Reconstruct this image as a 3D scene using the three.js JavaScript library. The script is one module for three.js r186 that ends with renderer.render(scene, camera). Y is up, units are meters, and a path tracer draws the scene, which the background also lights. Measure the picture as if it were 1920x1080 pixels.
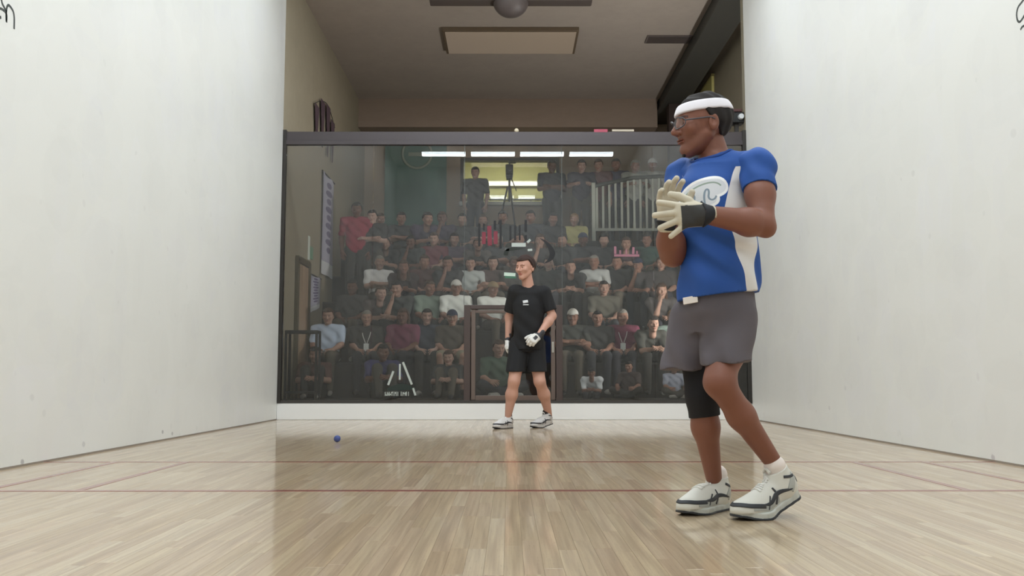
import * as THREE from 'three';
import { mergeGeometries } from 'three/addons/utils/BufferGeometryUtils.js';
import { RoundedBoxGeometry } from 'three/addons/geometries/RoundedBoxGeometry.js';
import { RectAreaLightUniformsLib } from 'three/addons/lights/RectAreaLightUniformsLib.js';

// ---------------------------------------------------------------- camera, exposure, court lights
const scene = new THREE.Scene();
scene.background = new THREE.Color(0x000000);
const camera = new THREE.PerspectiveCamera(2 * Math.atan(540 / 1765) * 180 / Math.PI, 1920 / 1080, 0.03, 60);
camera.position.set(0, 0.543, 0);
camera.rotation.order = 'YXZ';
camera.rotation.y = -5 / 1765;
camera.rotation.x = Math.atan(167.5 / 1765);
scene.add(camera);
const renderer = new THREE.WebGLRenderer();
renderer.toneMapping = THREE.LinearToneMapping;
renderer.toneMappingExposure = 1.0;
renderer.shadowMap.enabled = true;
RectAreaLightUniformsLib.init();
const TUBE_GLOW = 15, TUBE_LIGHT = 24.5;                 // seen glow and light of the court's ceiling fixtures
const LAMP_ROWS = [-1.55, -4.5, -7.4, -10.3];        // distance of the fixture rows from the front wall, along the court
const COOL = new THREE.Color(0.86, 0.94, 1.0);          // the tubes' cool white
const GALLERY_LAMP = 16;                              // dim downlights over the spectators
const ADDED_LAMP = 460;                                 // added unseen lamp brightening the spectators' ceiling, behind the right wall's end
const BACK_ROOM = 32;                                   // light in the room behind the window

// ---------------------------------------------------------------- sizes (metres)
const XL = -2.99, XR = 3.13, ZF = 0.07, ZB = -12.2, HC = 6.1;       // the court: left, right, front, back, ceiling
const GL = -3.02, GR = 3.62, GZ = -19.3, GY = 0.25;                 // the spectators' room behind the glass

// ---------------------------------------------------------------- helpers
const seeded = (a) => () => { a |= 0; a = a + 0x6D2B79F5 | 0; let t = Math.imul(a ^ a >>> 15, 1 | a); t = t + Math.imul(t ^ t >>> 7, 61 | t) ^ t; return ((t ^ t >>> 14) >>> 0) / 4294967296; };
const rnd = seeded(11);
const V = (x, y, z) => new THREE.Vector3(x, y, z);
const clamp = (x, a, b) => x < a ? a : x > b ? b : x;
const lerp = (a, b, t) => a + (b - a) * t;
const sstep = (a, b, x) => { const t = clamp((x - a) / (b - a), 0, 1); return t * t * (3 - 2 * t); };
const used = {};
function numbered(n) { const k = used[n] = (used[n] ?? -1) + 1; return k ? n + '_' + String(k).padStart(3, '0') : n; }
function std(color, roughness = 0.6, o = {}) { return new THREE.MeshPhysicalMaterial({ color, roughness, ...o }); }
function add(name, geo, mat, parent = scene) {
  const m = new THREE.Mesh(geo, mat); m.name = parent === scene ? numbered(name) : name;
  m.castShadow = m.receiveShadow = true; parent.add(m); return m;
}
function tag(o, label, category, group) { o.userData = { ...o.userData, label, category }; if (group) o.userData.group = group; return o; }
function thing(name, label, category, p = [0, 0, 0], turn = 0, group) {
  const g = new THREE.Group(); g.name = numbered(name); g.position.set(...p); g.rotation.y = turn; scene.add(g); return tag(g, label, category, group);
}
function struct(o) { o.userData.kind = 'structure'; return o; }
function sgroup(name) { const g = new THREE.Group(); g.name = name; scene.add(g); return struct(g); }
function bx(x0, x1, y0, y1, z0, z1, r = 0) {
  const w = Math.abs(x1 - x0), h = Math.abs(y1 - y0), d = Math.abs(z1 - z0);
  const g = r ? new RoundedBoxGeometry(w, h, d, 2, Math.min(r, w / 2.01, h / 2.01, d / 2.01)) : new THREE.BoxGeometry(w, h, d);
  g.translate((x0 + x1) / 2, (y0 + y1) / 2, (z0 + z1) / 2); return g;
}
function plain(g) { const n = g.index ? g.toNonIndexed() : g; for (const k of Object.keys(n.attributes)) if (!['position', 'normal', 'uv'].includes(k)) n.deleteAttribute(k); if (!n.attributes.uv) n.setAttribute('uv', new THREE.BufferAttribute(new Float32Array(n.attributes.position.count * 2), 2)); return n; }
const join = (...gs) => mergeGeometries(gs.map(plain));
function tube(pts, r, seg = 24, rad = 8, closed = false) { return new THREE.TubeGeometry(new THREE.CatmullRomCurve3(pts.map((p) => V(...p)), closed), seg, r, rad, closed); }
function rod(a, b, r, r2 = r, n = 10) {
  const A = V(...a), B = V(...b), g = new THREE.CylinderGeometry(r2, r, A.distanceTo(B), n);
  g.applyQuaternion(new THREE.Quaternion().setFromUnitVectors(V(0, 1, 0), B.clone().sub(A).normalize())); g.translate(...A.lerp(B, 0.5).toArray()); return g;
}

// ---------------------------------------------------------------- textures
function hash2(x, y, s) { let h = Math.imul(x, 374761393) + Math.imul(y, 668265263) + Math.imul(s, 2246822519) | 0; h = Math.imul(h ^ h >>> 13, 1274126177); return ((h ^ h >>> 16) >>> 0) / 4294967296; }
function vnoise(x, y, px, py, s) {      // value noise that repeats after px, py cells
  const x0 = Math.floor(x), y0 = Math.floor(y), fx = x - x0, fy = y - y0, u = fx * fx * (3 - 2 * fx), v = fy * fy * (3 - 2 * fy), w = (a, n) => ((a % n) + n) % n;
  const h = (i, j) => hash2(w(i, px), w(j, py), s);
  return lerp(lerp(h(x0, y0), h(x0 + 1, y0), u), lerp(h(x0, y0 + 1), h(x0 + 1, y0 + 1), u), v);
}
function dataTex(w, h, fn, srgb = true) {
  const d = new Uint8Array(w * h * 4);
  for (let y = 0; y < h; y++) for (let x = 0; x < w; x++) { const c = fn(x / w, y / h, x, y), i = (y * w + x) * 4; d[i] = c[0]; d[i + 1] = c[1]; d[i + 2] = c[2]; d[i + 3] = c[3] ?? 255; }
  const t = new THREE.DataTexture(d, w, h); t.wrapS = t.wrapT = THREE.RepeatWrapping; t.magFilter = THREE.LinearFilter; t.minFilter = THREE.LinearMipmapLinearFilter; t.generateMipmaps = true;
  if (srgb) t.colorSpace = THREE.SRGBColorSpace; t.needsUpdate = true; return t;
}
function canvasTex(w, h, draw) { const c = document.createElement('canvas'); c.width = w; c.height = h; draw(c.getContext('2d'), w, h); const t = new THREE.CanvasTexture(c); t.colorSpace = THREE.SRGBColorSpace; return t; }
const grainTex = dataTex(256, 512, (u, v) => {       // maple: long grain streaks, pores
  const a = vnoise(u * 22 + 1.4 * vnoise(u * 3, v * 3, 3, 3, 5), v * 3, 22, 3, 1), b = vnoise(u * 64, v * 8, 64, 8, 2), c = vnoise(u * 4, v * 2, 4, 2, 3), p = vnoise(u * 128, v * 26, 128, 26, 4) > 0.86 ? 1 : 0;
  const k = 1 - 0.13 * a - 0.06 * b - 0.09 * c - 0.06 * p; return [255 * k, 251 * k * (0.985 - 0.02 * a), 244 * k * (0.97 - 0.03 * a)];
});
const paintTex = dataTex(512, 512, (u, v) => {       // rolled wall paint: faint mottling
  const k = 1 - 0.022 * vnoise(u * 7, v * 7, 7, 7, 8) - 0.02 * vnoise(u * 23, v * 23, 23, 23, 9) - 0.012 * vnoise(u * 90, v * 90, 90, 90, 10); return [255 * k, 254 * k, 252 * k];
});
const weaveTex = dataTex(64, 64, (u, v, x, y) => { const k = 190 + 40 * Math.sin(x * Math.PI / 2) * Math.sin(y * Math.PI / 2) + 25 * hash2(x, y, 3); return [k, k, k]; }, false);
weaveTex.repeat.set(60, 60);
const carpetTex = dataTex(256, 256, (u, v, x, y) => { const k = 0.75 + 0.25 * hash2(x, y, 20) - 0.1 * vnoise(u * 9, v * 9, 9, 9, 21); return [255 * k, 252 * k, 248 * k]; });
function rep(t, x, y) { const c = t.clone(); c.repeat.set(x, y); c.needsUpdate = true; return c; }

// ---------------------------------------------------------------- shapes as distance fields, meshed with surface nets
const sd = (f, lo, hi) => { f.lo = lo; f.hi = hi; return f; };
function cone(a, b, ra, rb = ra) {                                     // tapered capsule
  const [ax, ay, az] = a, dx = b[0] - ax, dy = b[1] - ay, dz = b[2] - az, q = 1 / Math.max(1e-9, dx * dx + dy * dy + dz * dz), r = Math.max(ra, rb);
  return sd((x, y, z) => { const px = x - ax, py = y - ay, pz = z - az, h = clamp((px * dx + py * dy + pz * dz) * q, 0, 1), ex = px - dx * h, ey = py - dy * h, ez = pz - dz * h; return Math.sqrt(ex * ex + ey * ey + ez * ez) - ra - (rb - ra) * h; },
    [0, 1, 2].map((i) => Math.min(a[i], b[i]) - r), [0, 1, 2].map((i) => Math.max(a[i], b[i]) + r));
}
function ell(c, r) {
  const [cx, cy, cz] = c, [rx, ry, rz] = r, m = Math.min(rx, ry, rz);
  return sd((x, y, z) => { const a = (x - cx) / rx, b = (y - cy) / ry, d = (z - cz) / rz, k0 = Math.sqrt(a * a + b * b + d * d), a2 = a / rx, b2 = b / ry, d2 = d / rz, k1 = Math.sqrt(a2 * a2 + b2 * b2 + d2 * d2); return k1 < 1e-6 ? -m : k0 * (k0 - 1) / k1; },
    [cx - rx, cy - ry, cz - rz], [cx + rx, cy + ry, cz + rz]);
}
function smin(a, b, k) { const h = Math.max(k - Math.abs(a - b), 0) / k; return Math.min(a, b) - h * h * k * 0.25; }
const lo3 = (fs) => [0, 1, 2].map((i) => Math.min(...fs.map((f) => f.lo[i]))), hi3 = (fs) => [0, 1, 2].map((i) => Math.max(...fs.map((f) => f.hi[i])));
function uni(k, ...fs) { const n = fs.length; return sd(k > 0 ? (x, y, z) => { let d = fs[0](x, y, z); for (let i = 1; i < n; i++) d = smin(d, fs[i](x, y, z), k); return d; } : (x, y, z) => { let d = 1e9; for (let i = 0; i < n; i++) { const e = fs[i](x, y, z); if (e < d) d = e; } return d; }, lo3(fs), hi3(fs)); }
const grow = (f, r) => sd((x, y, z) => f(x, y, z) - r, f.lo.map((v) => v - r), f.hi.map((v) => v + r));
const cut = (f, g) => sd((x, y, z) => Math.max(f(x, y, z), g(x, y, z)), f.lo, f.hi);
const minus = (f, g, k = 0.004) => sd((x, y, z) => -smin(-f(x, y, z), g(x, y, z), k), f.lo, f.hi);
const both = (f, g, k = 0.01) => sd((x, y, z) => -smin(-f(x, y, z), -g(x, y, z), k), f.lo, f.hi);
const warp = (f, g, r = 0.01) => sd((x, y, z) => f(x, y, z) + g(x, y, z), f.lo.map((v) => v - r), f.hi.map((v) => v + r));
const half = (p, n) => { const L = Math.hypot(...n), [a, b, c] = n.map((v) => v / L), d = a * p[0] + b * p[1] + c * p[2]; return (x, y, z) => a * x + b * y + c * z - d; };   // positive on the side n points to
function moved(f, M) {                                                 // M: rigid (or evenly scaled) matrix
  const I = M.clone().invert().elements, s = Math.cbrt(Math.abs(M.determinant())), lo = [1e9, 1e9, 1e9], hi = [-1e9, -1e9, -1e9], p = V();
  for (let i = 0; i < 8; i++) { p.set(i & 1 ? f.hi[0] : f.lo[0], i & 2 ? f.hi[1] : f.lo[1], i & 4 ? f.hi[2] : f.lo[2]).applyMatrix4(M); p.toArray().forEach((v, k) => { lo[k] = Math.min(lo[k], v); hi[k] = Math.max(hi[k], v); }); }
  return sd((x, y, z) => s * f(I[0] * x + I[4] * y + I[8] * z + I[12], I[1] * x + I[5] * y + I[9] * z + I[13], I[2] * x + I[6] * y + I[10] * z + I[14]), lo, hi);
}
function basis(o, X, Y, Z, s = 1) { return new THREE.Matrix4().makeBasis(V(...X).multiplyScalar(s), V(...Y).multiplyScalar(s), V(...Z).multiplyScalar(s)).setPosition(...o); }
function loft(rows, turn = 0, ox = 0, oz = 0) {                        // stacked ellipses: rows of [y, ru, rw, cu, cw], turned about y
  const c = Math.cos(turn), s = Math.sin(turn), n = rows.length, R = Math.max(...rows.map((r) => Math.max(r[1], r[2]) + Math.hypot(r[3] ?? 0, r[4] ?? 0)));
  return sd((x, y, z) => {
    const yy = clamp(y, rows[0][0], rows[n - 1][0]); let i = 0; while (i < n - 2 && yy > rows[i + 1][0]) i++;
    const a = rows[i], b = rows[i + 1], t0 = (yy - a[0]) / (b[0] - a[0]), t = t0 * 0.4 + 0.6 * t0 * t0 * (3 - 2 * t0);
    const ru = lerp(a[1], b[1], t), rw = lerp(a[2], b[2], t), X = x - ox, Z = z - oz;
    const u = c * X - s * Z - lerp(a[3] ?? 0, b[3] ?? 0, t), w = s * X + c * Z - lerp(a[4] ?? 0, b[4] ?? 0, t);
    const p = u / ru, q = w / rw, k0 = Math.sqrt(p * p + q * q), k1 = Math.hypot(p / ru, q / rw), d = k1 < 1e-6 ? -Math.min(ru, rw) : k0 * (k0 - 1) / k1;
    const dy = Math.max(rows[0][0] - y, y - rows[n - 1][0]);
    return dy <= 0 ? Math.max(d, dy) : d > 0 ? Math.hypot(d, dy) : dy;
  }, [ox - R, rows[0][0], oz - R], [ox + R, rows[n - 1][0], oz + R]);
}
function hollow(f, t, where) { return sd((x, y, z) => { const d = f(x, y, z); return Math.max(d, Math.min(-(d + t), -where(x, y, z))); }, f.lo, f.hi); }   // open the inside where where() < 0
function net(f, cell, color) {
  const m = cell * 2.5, lo = f.lo.map((v) => v - m), N = [0, 1, 2].map((i) => Math.ceil((f.hi[i] - f.lo[i] + 2 * m) / cell) + 1), [nx, ny, nz] = N;
  const D = new Float32Array(nx * ny * nz), B = 5, live = [], hd = B * cell * 0.5 * 1.7321;
  for (let k = 0; k < nz; k += B) for (let j = 0; j < ny; j += B) for (let i = 0; i < nx; i += B) {
    const c = f(lo[0] + (i + B / 2) * cell, lo[1] + (j + B / 2) * cell, lo[2] + (k + B / 2) * cell), on = Math.abs(c) < hd * 1.6 + cell * 1.5;
    if (on) live.push([i, j, k]);
    for (let c2 = k; c2 < Math.min(k + B, nz); c2++) for (let b = j; b < Math.min(j + B, ny); b++) for (let a = i; a < Math.min(i + B, nx); a++)
      D[(c2 * ny + b) * nx + a] = on ? f(lo[0] + a * cell, lo[1] + b * cell, lo[2] + c2 * cell) : c;
  }
  const id = new Int32Array(nx * ny * nz).fill(-1), P = [], F = [], sx = 1, sy = nx, sz = nx * ny, off = [0, sx, sy, sx + sy, sz, sx + sz, sy + sz, sx + sy + sz];
  const ed = [[0, 1], [2, 3], [4, 5], [6, 7], [0, 2], [1, 3], [4, 6], [5, 7], [0, 4], [1, 5], [2, 6], [3, 7]];
  for (const [bi, bj, bk] of live) for (let k = bk; k < Math.min(bk + B, nz - 1); k++) for (let j = bj; j < Math.min(bj + B, ny - 1); j++) for (let i = bi; i < Math.min(bi + B, nx - 1); i++) {
    const o = k * sz + j * sy + i; let mask = 0; for (let c = 0; c < 8; c++) if (D[o + off[c]] < 0) mask |= 1 << c;
    if (mask === 0 || mask === 255) continue;
    let X = 0, Y = 0, Z = 0, n = 0;
    for (const [a, b] of ed) { const da = D[o + off[a]], db = D[o + off[b]]; if ((da < 0) === (db < 0)) continue; const t = da / (da - db); X += lerp(a & 1, b & 1, t); Y += lerp(a >> 1 & 1, b >> 1 & 1, t); Z += lerp(a >> 2, b >> 2, t); n++; }
    id[o] = P.length / 3; P.push(lo[0] + (i + X / n) * cell, lo[1] + (j + Y / n) * cell, lo[2] + (k + Z / n) * cell);
  }
  const quad = (a, b, c, d, flip) => { if (a < 0 || b < 0 || c < 0 || d < 0) return; flip ? F.push(a, c, b, a, d, c) : F.push(a, b, c, a, c, d); };
  for (const [bi, bj, bk] of live) for (let k = Math.max(1, bk); k < Math.min(bk + B, nz - 1); k++) for (let j = Math.max(1, bj); j < Math.min(bj + B, ny - 1); j++) for (let i = Math.max(1, bi); i < Math.min(bi + B, nx - 1); i++) {
    const o = k * sz + j * sy + i, s = D[o] < 0;
    if (s !== D[o + sx] < 0) quad(id[o - sy - sz], id[o - sz], id[o], id[o - sy], !s);
    if (s !== D[o + sy] < 0) quad(id[o - sx - sz], id[o - sx], id[o], id[o - sz], !s);
    if (s !== D[o + sz] < 0) quad(id[o - sx - sy], id[o - sy], id[o], id[o - sx], !s);
  }
  const n = P.length / 3, pos = new Float32Array(P), nor = new Float32Array(n * 3), uv = new Float32Array(n * 2), e = cell * 0.3;
  for (let v = 0; v < n; v++) {
    let x = pos[v * 3], y = pos[v * 3 + 1], z = pos[v * 3 + 2], gx, gy, gz, L;
    gx = f(x + e, y, z) - f(x - e, y, z); gy = f(x, y + e, z) - f(x, y - e, z); gz = f(x, y, z + e) - f(x, y, z - e); L = Math.hypot(gx, gy, gz) || 1;
    const st = clamp(f(x, y, z) * 2 * e / L, -cell * 0.45, cell * 0.45); x -= gx / L * st; y -= gy / L * st; z -= gz / L * st;
    pos[v * 3] = x; pos[v * 3 + 1] = y; pos[v * 3 + 2] = z; nor[v * 3] = gx / L; nor[v * 3 + 1] = gy / L; nor[v * 3 + 2] = gz / L; uv[v * 2] = x + z; uv[v * 2 + 1] = y + 0.3 * z;
  }
  const g = new THREE.BufferGeometry(); g.setAttribute('position', new THREE.BufferAttribute(pos, 3)); g.setAttribute('normal', new THREE.BufferAttribute(nor, 3)); g.setAttribute('uv', new THREE.BufferAttribute(uv, 2)); g.setIndex(F);
  if (color) { const c = new Float32Array(n * 3); for (let v = 0; v < n; v++) c.set(color(pos[v * 3], pos[v * 3 + 1], pos[v * 3 + 2]), v * 3); g.setAttribute('color', new THREE.BufferAttribute(c, 3)); }
  return g;
}
function onto(f, p, off = 0) {                                         // nearest point of a field's surface and its normal
  let [x, y, z] = p, e = 0.0015, nx = 0, ny = 1, nz = 0;
  for (let i = 0; i < 8; i++) { nx = f(x + e, y, z) - f(x - e, y, z); ny = f(x, y + e, z) - f(x, y - e, z); nz = f(x, y, z + e) - f(x, y, z - e); const L = Math.hypot(nx, ny, nz) || 1; nx /= L; ny /= L; nz /= L; const d = f(x, y, z) - off; x -= nx * d; y -= ny * d; z -= nz * d; }
  return [[x, y, z], [nx, ny, nz]];
}
function ribbon(f, pts, w, t = 0.002, seg = 20, closed = false) {     // a flat band laid on a field's surface
  const c = new THREE.CatmullRomCurve3(pts.map((p) => V(...p)), closed), S = [], Q = c.getPoints(seg).map((p) => onto(f, p.toArray()));
  const P = [], I = [], n = Q.length;
  for (let i = 0; i < n; i++) {
    const a = V(...Q[Math.max(0, i - 1)][0]), b = V(...Q[Math.min(n - 1, i + 1)][0]), N = V(...Q[i][1]), sidev = b.sub(a).cross(N).normalize(), ww = typeof w === 'function' ? w(i / (n - 1)) : w, o = V(...Q[i][0]);
    for (const [s, h] of [[-1, -t], [-1, t], [-0.6, t * 1.25], [0.6, t * 1.25], [1, t], [1, -t]]) { const q = o.clone().addScaledVector(sidev, s * ww / 2).addScaledVector(N, h); P.push(q.x, q.y, q.z); }
  }
  for (let i = 0; i < n - 1; i++) for (let k = 0; k < 6; k++) { const a = i * 6 + k, b = i * 6 + (k + 1) % 6; I.push(a, b, a + 6, b, b + 6, a + 6); }
  for (const [s, fl] of [[0, 1], [(n - 1) * 6, 0]]) for (let k = 1; k < 5; k++) fl ? I.push(s, s + k + 1, s + k) : I.push(s, s + k, s + k + 1);
  const g = new THREE.BufferGeometry(); g.setAttribute('position', new THREE.Float32BufferAttribute(P, 3)); g.setAttribute('uv', new THREE.Float32BufferAttribute(new Float32Array(P.length / 3 * 2), 2)); g.setIndex(I); g.computeVertexNormals(); return g;
}

// ================================================================ the court
const COURT_Z = ZF - ZB;
const white = [0.83, 0.83, 0.815];
function wallTex(marks, seed) {                       // white wall paint with the scuffs that balls left on it
  const r = seeded(seed);
  return canvasTex(2048, 1024, (c, w, h) => {
    const X = (m) => m / COURT_Z * w, Y = (m) => h - m / HC * h;
    c.fillStyle = '#ebebe8'; c.fillRect(0, 0, w, h);
    for (let i = 0; i < 2600; i++) { const a = r() * 0.013; c.fillStyle = r() < 0.5 ? `rgba(205,206,198,${a * 2})` : `rgba(255,255,250,${a * 2})`; c.beginPath(); c.ellipse(r() * w, r() * h, 8 + r() * 60, 8 + r() * 60, 0, 0, 7); c.fill(); }
    for (let i = 0; i < 90; i++) { c.fillStyle = `rgba(120,118,125,${0.02 + 0.04 * r()})`; c.beginPath(); c.ellipse(r() * w, h - Math.pow(r(), 1.6) * h * 0.8, 2 + r() * 3, 1.5 + r() * 3, r() * 3, 0, 7); c.fill(); }
    for (const [along, up, s, a] of marks) { c.fillStyle = `rgba(90,86,92,${a * 0.6})`; c.beginPath(); c.ellipse(X(along), Y(up), 3.4 * s, 2.6 * s, 0.3, 0, 7); c.fill(); }
  });
}
{ // ---- floor: maple strips laid along the court
  const floor = sgroup('floor'), W = 0.0572;
  struct(add('slab', bx(XL - 0.2, XR + 0.2, -0.16, -0.021, ZB - 0.3, ZF + 0.2), std(0x6b5640, 0.9), floor));
  const tones = [[0.726, 0.594, 0.42], [0.759, 0.632, 0.459], [0.693, 0.556, 0.381], [0.781, 0.66, 0.487], [0.66, 0.517, 0.347], [0.737, 0.594, 0.431], [0.704, 0.561, 0.403], [0.803, 0.682, 0.51], [0.638, 0.501, 0.353], [0.748, 0.616, 0.431]];
  const finish = { map: grainTex, roughness: 0.34, clearcoat: 0.85, clearcoatRoughness: 0.1, specularIntensity: 0.5 };
  const mats = tones.map((t) => new THREE.MeshPhysicalMaterial({ color: new THREE.Color().setRGB(...t), ...finish }));
  const plankGeo = (len, u0, v0, tone) => {
    const e = tone ? 0.00005 : 0.0002, a = W / 2 - e, b = len / 2 - e, c = e * 2, y0 = -0.02, P = [], U = [], N = [], I = [];
    const q = (p, n) => { const s = P.length / 3; for (const k of p) { P.push(...k); N.push(...n); U.push(u0 + k[0] / 0.24, v0 + k[2] / 1.3); } I.push(s, s + 1, s + 2, s, s + 2, s + 3); };
    q([[-a + c, 0, b - c], [a - c, 0, b - c], [a - c, 0, -b + c], [-a + c, 0, -b + c]], [0, 1, 0]);
    const s = Math.SQRT1_2;
    q([[-a, -c, b], [-a + c, 0, b - c], [-a + c, 0, -b + c], [-a, -c, -b]], [-s, s, 0]); q([[a - c, 0, b - c], [a, -c, b], [a, -c, -b], [a - c, 0, -b + c]], [s, s, 0]);
    q([[-a, -c, b], [a, -c, b], [a - c, 0, b - c], [-a + c, 0, b - c]], [0, s, s]); q([[-a + c, 0, -b + c], [a - c, 0, -b + c], [a, -c, -b], [-a, -c, -b]], [0, s, -s]);
    q([[-a, y0, b], [-a, -c, b], [-a, -c, -b], [-a, y0, -b]], [-1, 0, 0]); q([[a, -c, b], [a, y0, b], [a, y0, -b], [a, -c, -b]], [1, 0, 0]);
    q([[-a, y0, b], [a, y0, b], [a, -c, b], [-a, -c, b]], [0, 0, 1]); q([[a, y0, -b], [-a, y0, -b], [-a, -c, -b], [a, -c, -b]], [0, 0, -1]);
    const g = new THREE.BufferGeometry(); g.setAttribute('position', new THREE.Float32BufferAttribute(P, 3)); g.setAttribute('normal', new THREE.Float32BufferAttribute(N, 3)); g.setAttribute('uv', new THREE.Float32BufferAttribute(U, 2)); g.setIndex(I);
    if (tone) { const C = []; for (let i = 0; i < P.length / 3; i++) C.push(...tone); g.setAttribute('color', new THREE.Float32BufferAttribute(C, 3)); }
    return g;
  };
  const lens = [0.4, 0.55, 0.7, 0.85, 1.05, 1.3], r = seeded(23), all = [], shared = {};
  for (let i = 0; i < Math.round((XR - XL) / W); i++) {
    let z = ZF, first = 0.25 + r() * 0.9;
    while (z > ZB + 1e-3) { const k = Math.floor(r() * 6), len = Math.min(first || lens[k], z - ZB), std0 = !first && len === lens[k]; first = 0; all.push({ x: XL + W / 2 + i * W, z: z - len / 2, len, std0, k, t: Math.floor(r() * 10), v: Math.floor(r() * 3) }); z -= len; }
  }
  for (const p of all) { const near = -(p.z - p.len / 2), far = -p.z; p.seen = near > 2.55 && Math.abs(p.x) < 0.56 * near && p.std0 ? far : 1e3 + far; }
  all.sort((a, b) => a.seen - b.seen);
  all.slice(0, 300).forEach((p) => {
    const g = shared[p.k * 3 + p.v] ??= plankGeo(p.len, p.v * 0.37, p.v * 0.29 + p.k * 0.13);
    add('plank', g, mats[p.t], floor).position.set(p.x, 0, p.z);
  });
  const rest = mergeGeometries(all.slice(300).map((p) => plankGeo(p.len, r(), r(), tones[p.t]).translate(p.x, 0, p.z)));
  const m = add('distant_planks', rest, new THREE.MeshPhysicalMaterial({ color: 0xffffff, vertexColors: true, ...finish }), floor); m.userData.kind = 'stuff';
  const red = std(0x9a4a40, 0.3, { clearcoat: 1, clearcoatRoughness: 0.12 });
  const line = (x0, x1, z0, z1, label) => { add('court_line', bx(x0, x1, 0.0001, 0.0012, z0, z1), red, floor).userData.label = label; };
  line(XL, XR, -4.575, -4.625, 'thin red service line across the wooden floor'); line(XL, XR, -6.125, -6.175, 'thin red short line across the wooden floor');
  for (const x of [XL + 0.457, XL + 0.914, XR - 0.457, XR - 0.914]) line(x - 0.022, x + 0.022, -4.625, -6.125, 'thin red service box line running along the court');
}
// ---- walls, ceiling
const wallMat = (t) => new THREE.MeshPhysicalMaterial({ map: t, color: new THREE.Color().setRGB(0.97, 0.97, 0.96), roughness: 0.42, clearcoat: 0.12, clearcoatRoughness: 0.35 });
const along = (z) => ZF - z, rAlong = (z) => z - ZB;
const wallL = struct(add('wall_left', bx(XL - 0.16, XL, 0, HC, ZB, ZF), wallMat(wallTex([[along(-8.209), 0.074, 1, 0.6], [along(-8.444), 0.046, 1, 0.5], [along(-6.696), 0.075, 1.2, 0.25], [along(-5.864), 0.026, 1, 0.55], [along(-5.944), 0.418, 1.3, 0.1]], 31))));
const wallR = struct(add('wall_right', bx(XR, XR + 0.16, 0, HC, ZB, ZF), wallMat(wallTex([[rAlong(-9.268), 0.244, 1.3, 0.18], [rAlong(-6.158), 0.026, 1.2, 0.35], [rAlong(-8.809), 0.442, 1.3, 0.12], [rAlong(-7.173), 2.118, 1.6, 0.1], [rAlong(-5.721), 2.052, 1.8, 0.08]], 32))));
struct(add('wall_front', bx(XL - 0.16, XR + 0.16, 0, HC, ZF, ZF + 0.16), std(new THREE.Color().setRGB(...white), 0.5)));
struct(add('ceiling', bx(XL - 0.16, XR + 0.16, HC, HC + 0.16, ZB, ZF + 0.16), std(new THREE.Color().setRGB(0.8, 0.8, 0.78), 0.8)));
struct(add('trim_1', join(bx(XL - 0.01, XL + 0.004, 0, 0.012, ZB, ZF), bx(XR - 0.004, XR + 0.01, 0, 0.012, ZB, ZF)), std(0x8f8478, 0.8)));   // dark joint where walls meet the floor
{ // lettering painted on the side walls, only its ends reach into the picture
  const ink = std(0x3a3f3c, 0.6);
  const stroke = (parent, X, s, pts, w) => {
    const curve = new THREE.CatmullRomCurve3(pts.map(([z, y]) => V(0, y, z))), Q = curve.getPoints(26), P = [], I = [];
    Q.forEach((p, i) => { const t = Q[Math.min(i + 1, 26)].clone().sub(Q[Math.max(i - 1, 0)]).normalize(); for (const [k, d] of [[-1, 0], [-1, 1], [1, 1], [1, 0]]) P.push(X + s * d * 0.0015, p.y - k * w / 2 * t.z, p.z + k * w / 2 * t.y); });
    for (let i = 0; i < 26; i++) for (let k = 0; k < 4; k++) { const a = i * 4 + k, b = i * 4 + (k + 1) % 4; I.push(a, b, a + 4, b, b + 4, a + 4); }
    I.push(0, 2, 1, 0, 3, 2, 104, 105, 106, 104, 106, 107);
    const g = new THREE.BufferGeometry(); g.setAttribute('position', new THREE.Float32BufferAttribute(P, 3)); g.setIndex(I); const n = g.toNonIndexed(); n.computeVertexNormals();
    add('lettering', n, ink, parent).userData.label = 'dark painted lettering stroke on the white wall';
  };
  stroke(wallL, XL, 1, [[-5.34, 2.80], [-5.359, 2.765], [-5.373, 2.738], [-5.405, 2.718], [-5.424, 2.706]], 0.015);
  stroke(wallL, XL, 1, [[-5.331, 2.692], [-5.371, 2.702], [-5.407, 2.70], [-5.425, 2.69], [-5.429, 2.643]], 0.015);
  stroke(wallL, XL, 1, [[-5.427, 2.65], [-5.421, 2.698], [-5.428, 2.74], [-5.443, 2.755], [-5.473, 2.75], [-5.499, 2.735], [-5.511, 2.706], [-5.517, 2.636]], 0.015);
  stroke(wallL, XL, 1, [[-5.30, 2.632], [-5.342, 2.638], [-5.37, 2.652]], 0.017);
  stroke(wallR, XR, -1, [[-5.47, 2.835], [-5.514, 2.836], [-5.55, 2.824], [-5.594, 2.809], [-5.613, 2.776], [-5.607, 2.732], [-5.585, 2.713], [-5.554, 2.72], [-5.515, 2.74], [-5.47, 2.75]], 0.014);
  stroke(wallR, XR, -1, [[-5.58, 2.662], [-5.56, 2.672], [-5.53, 2.668], [-5.49, 2.64]], 0.013);
}
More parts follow.
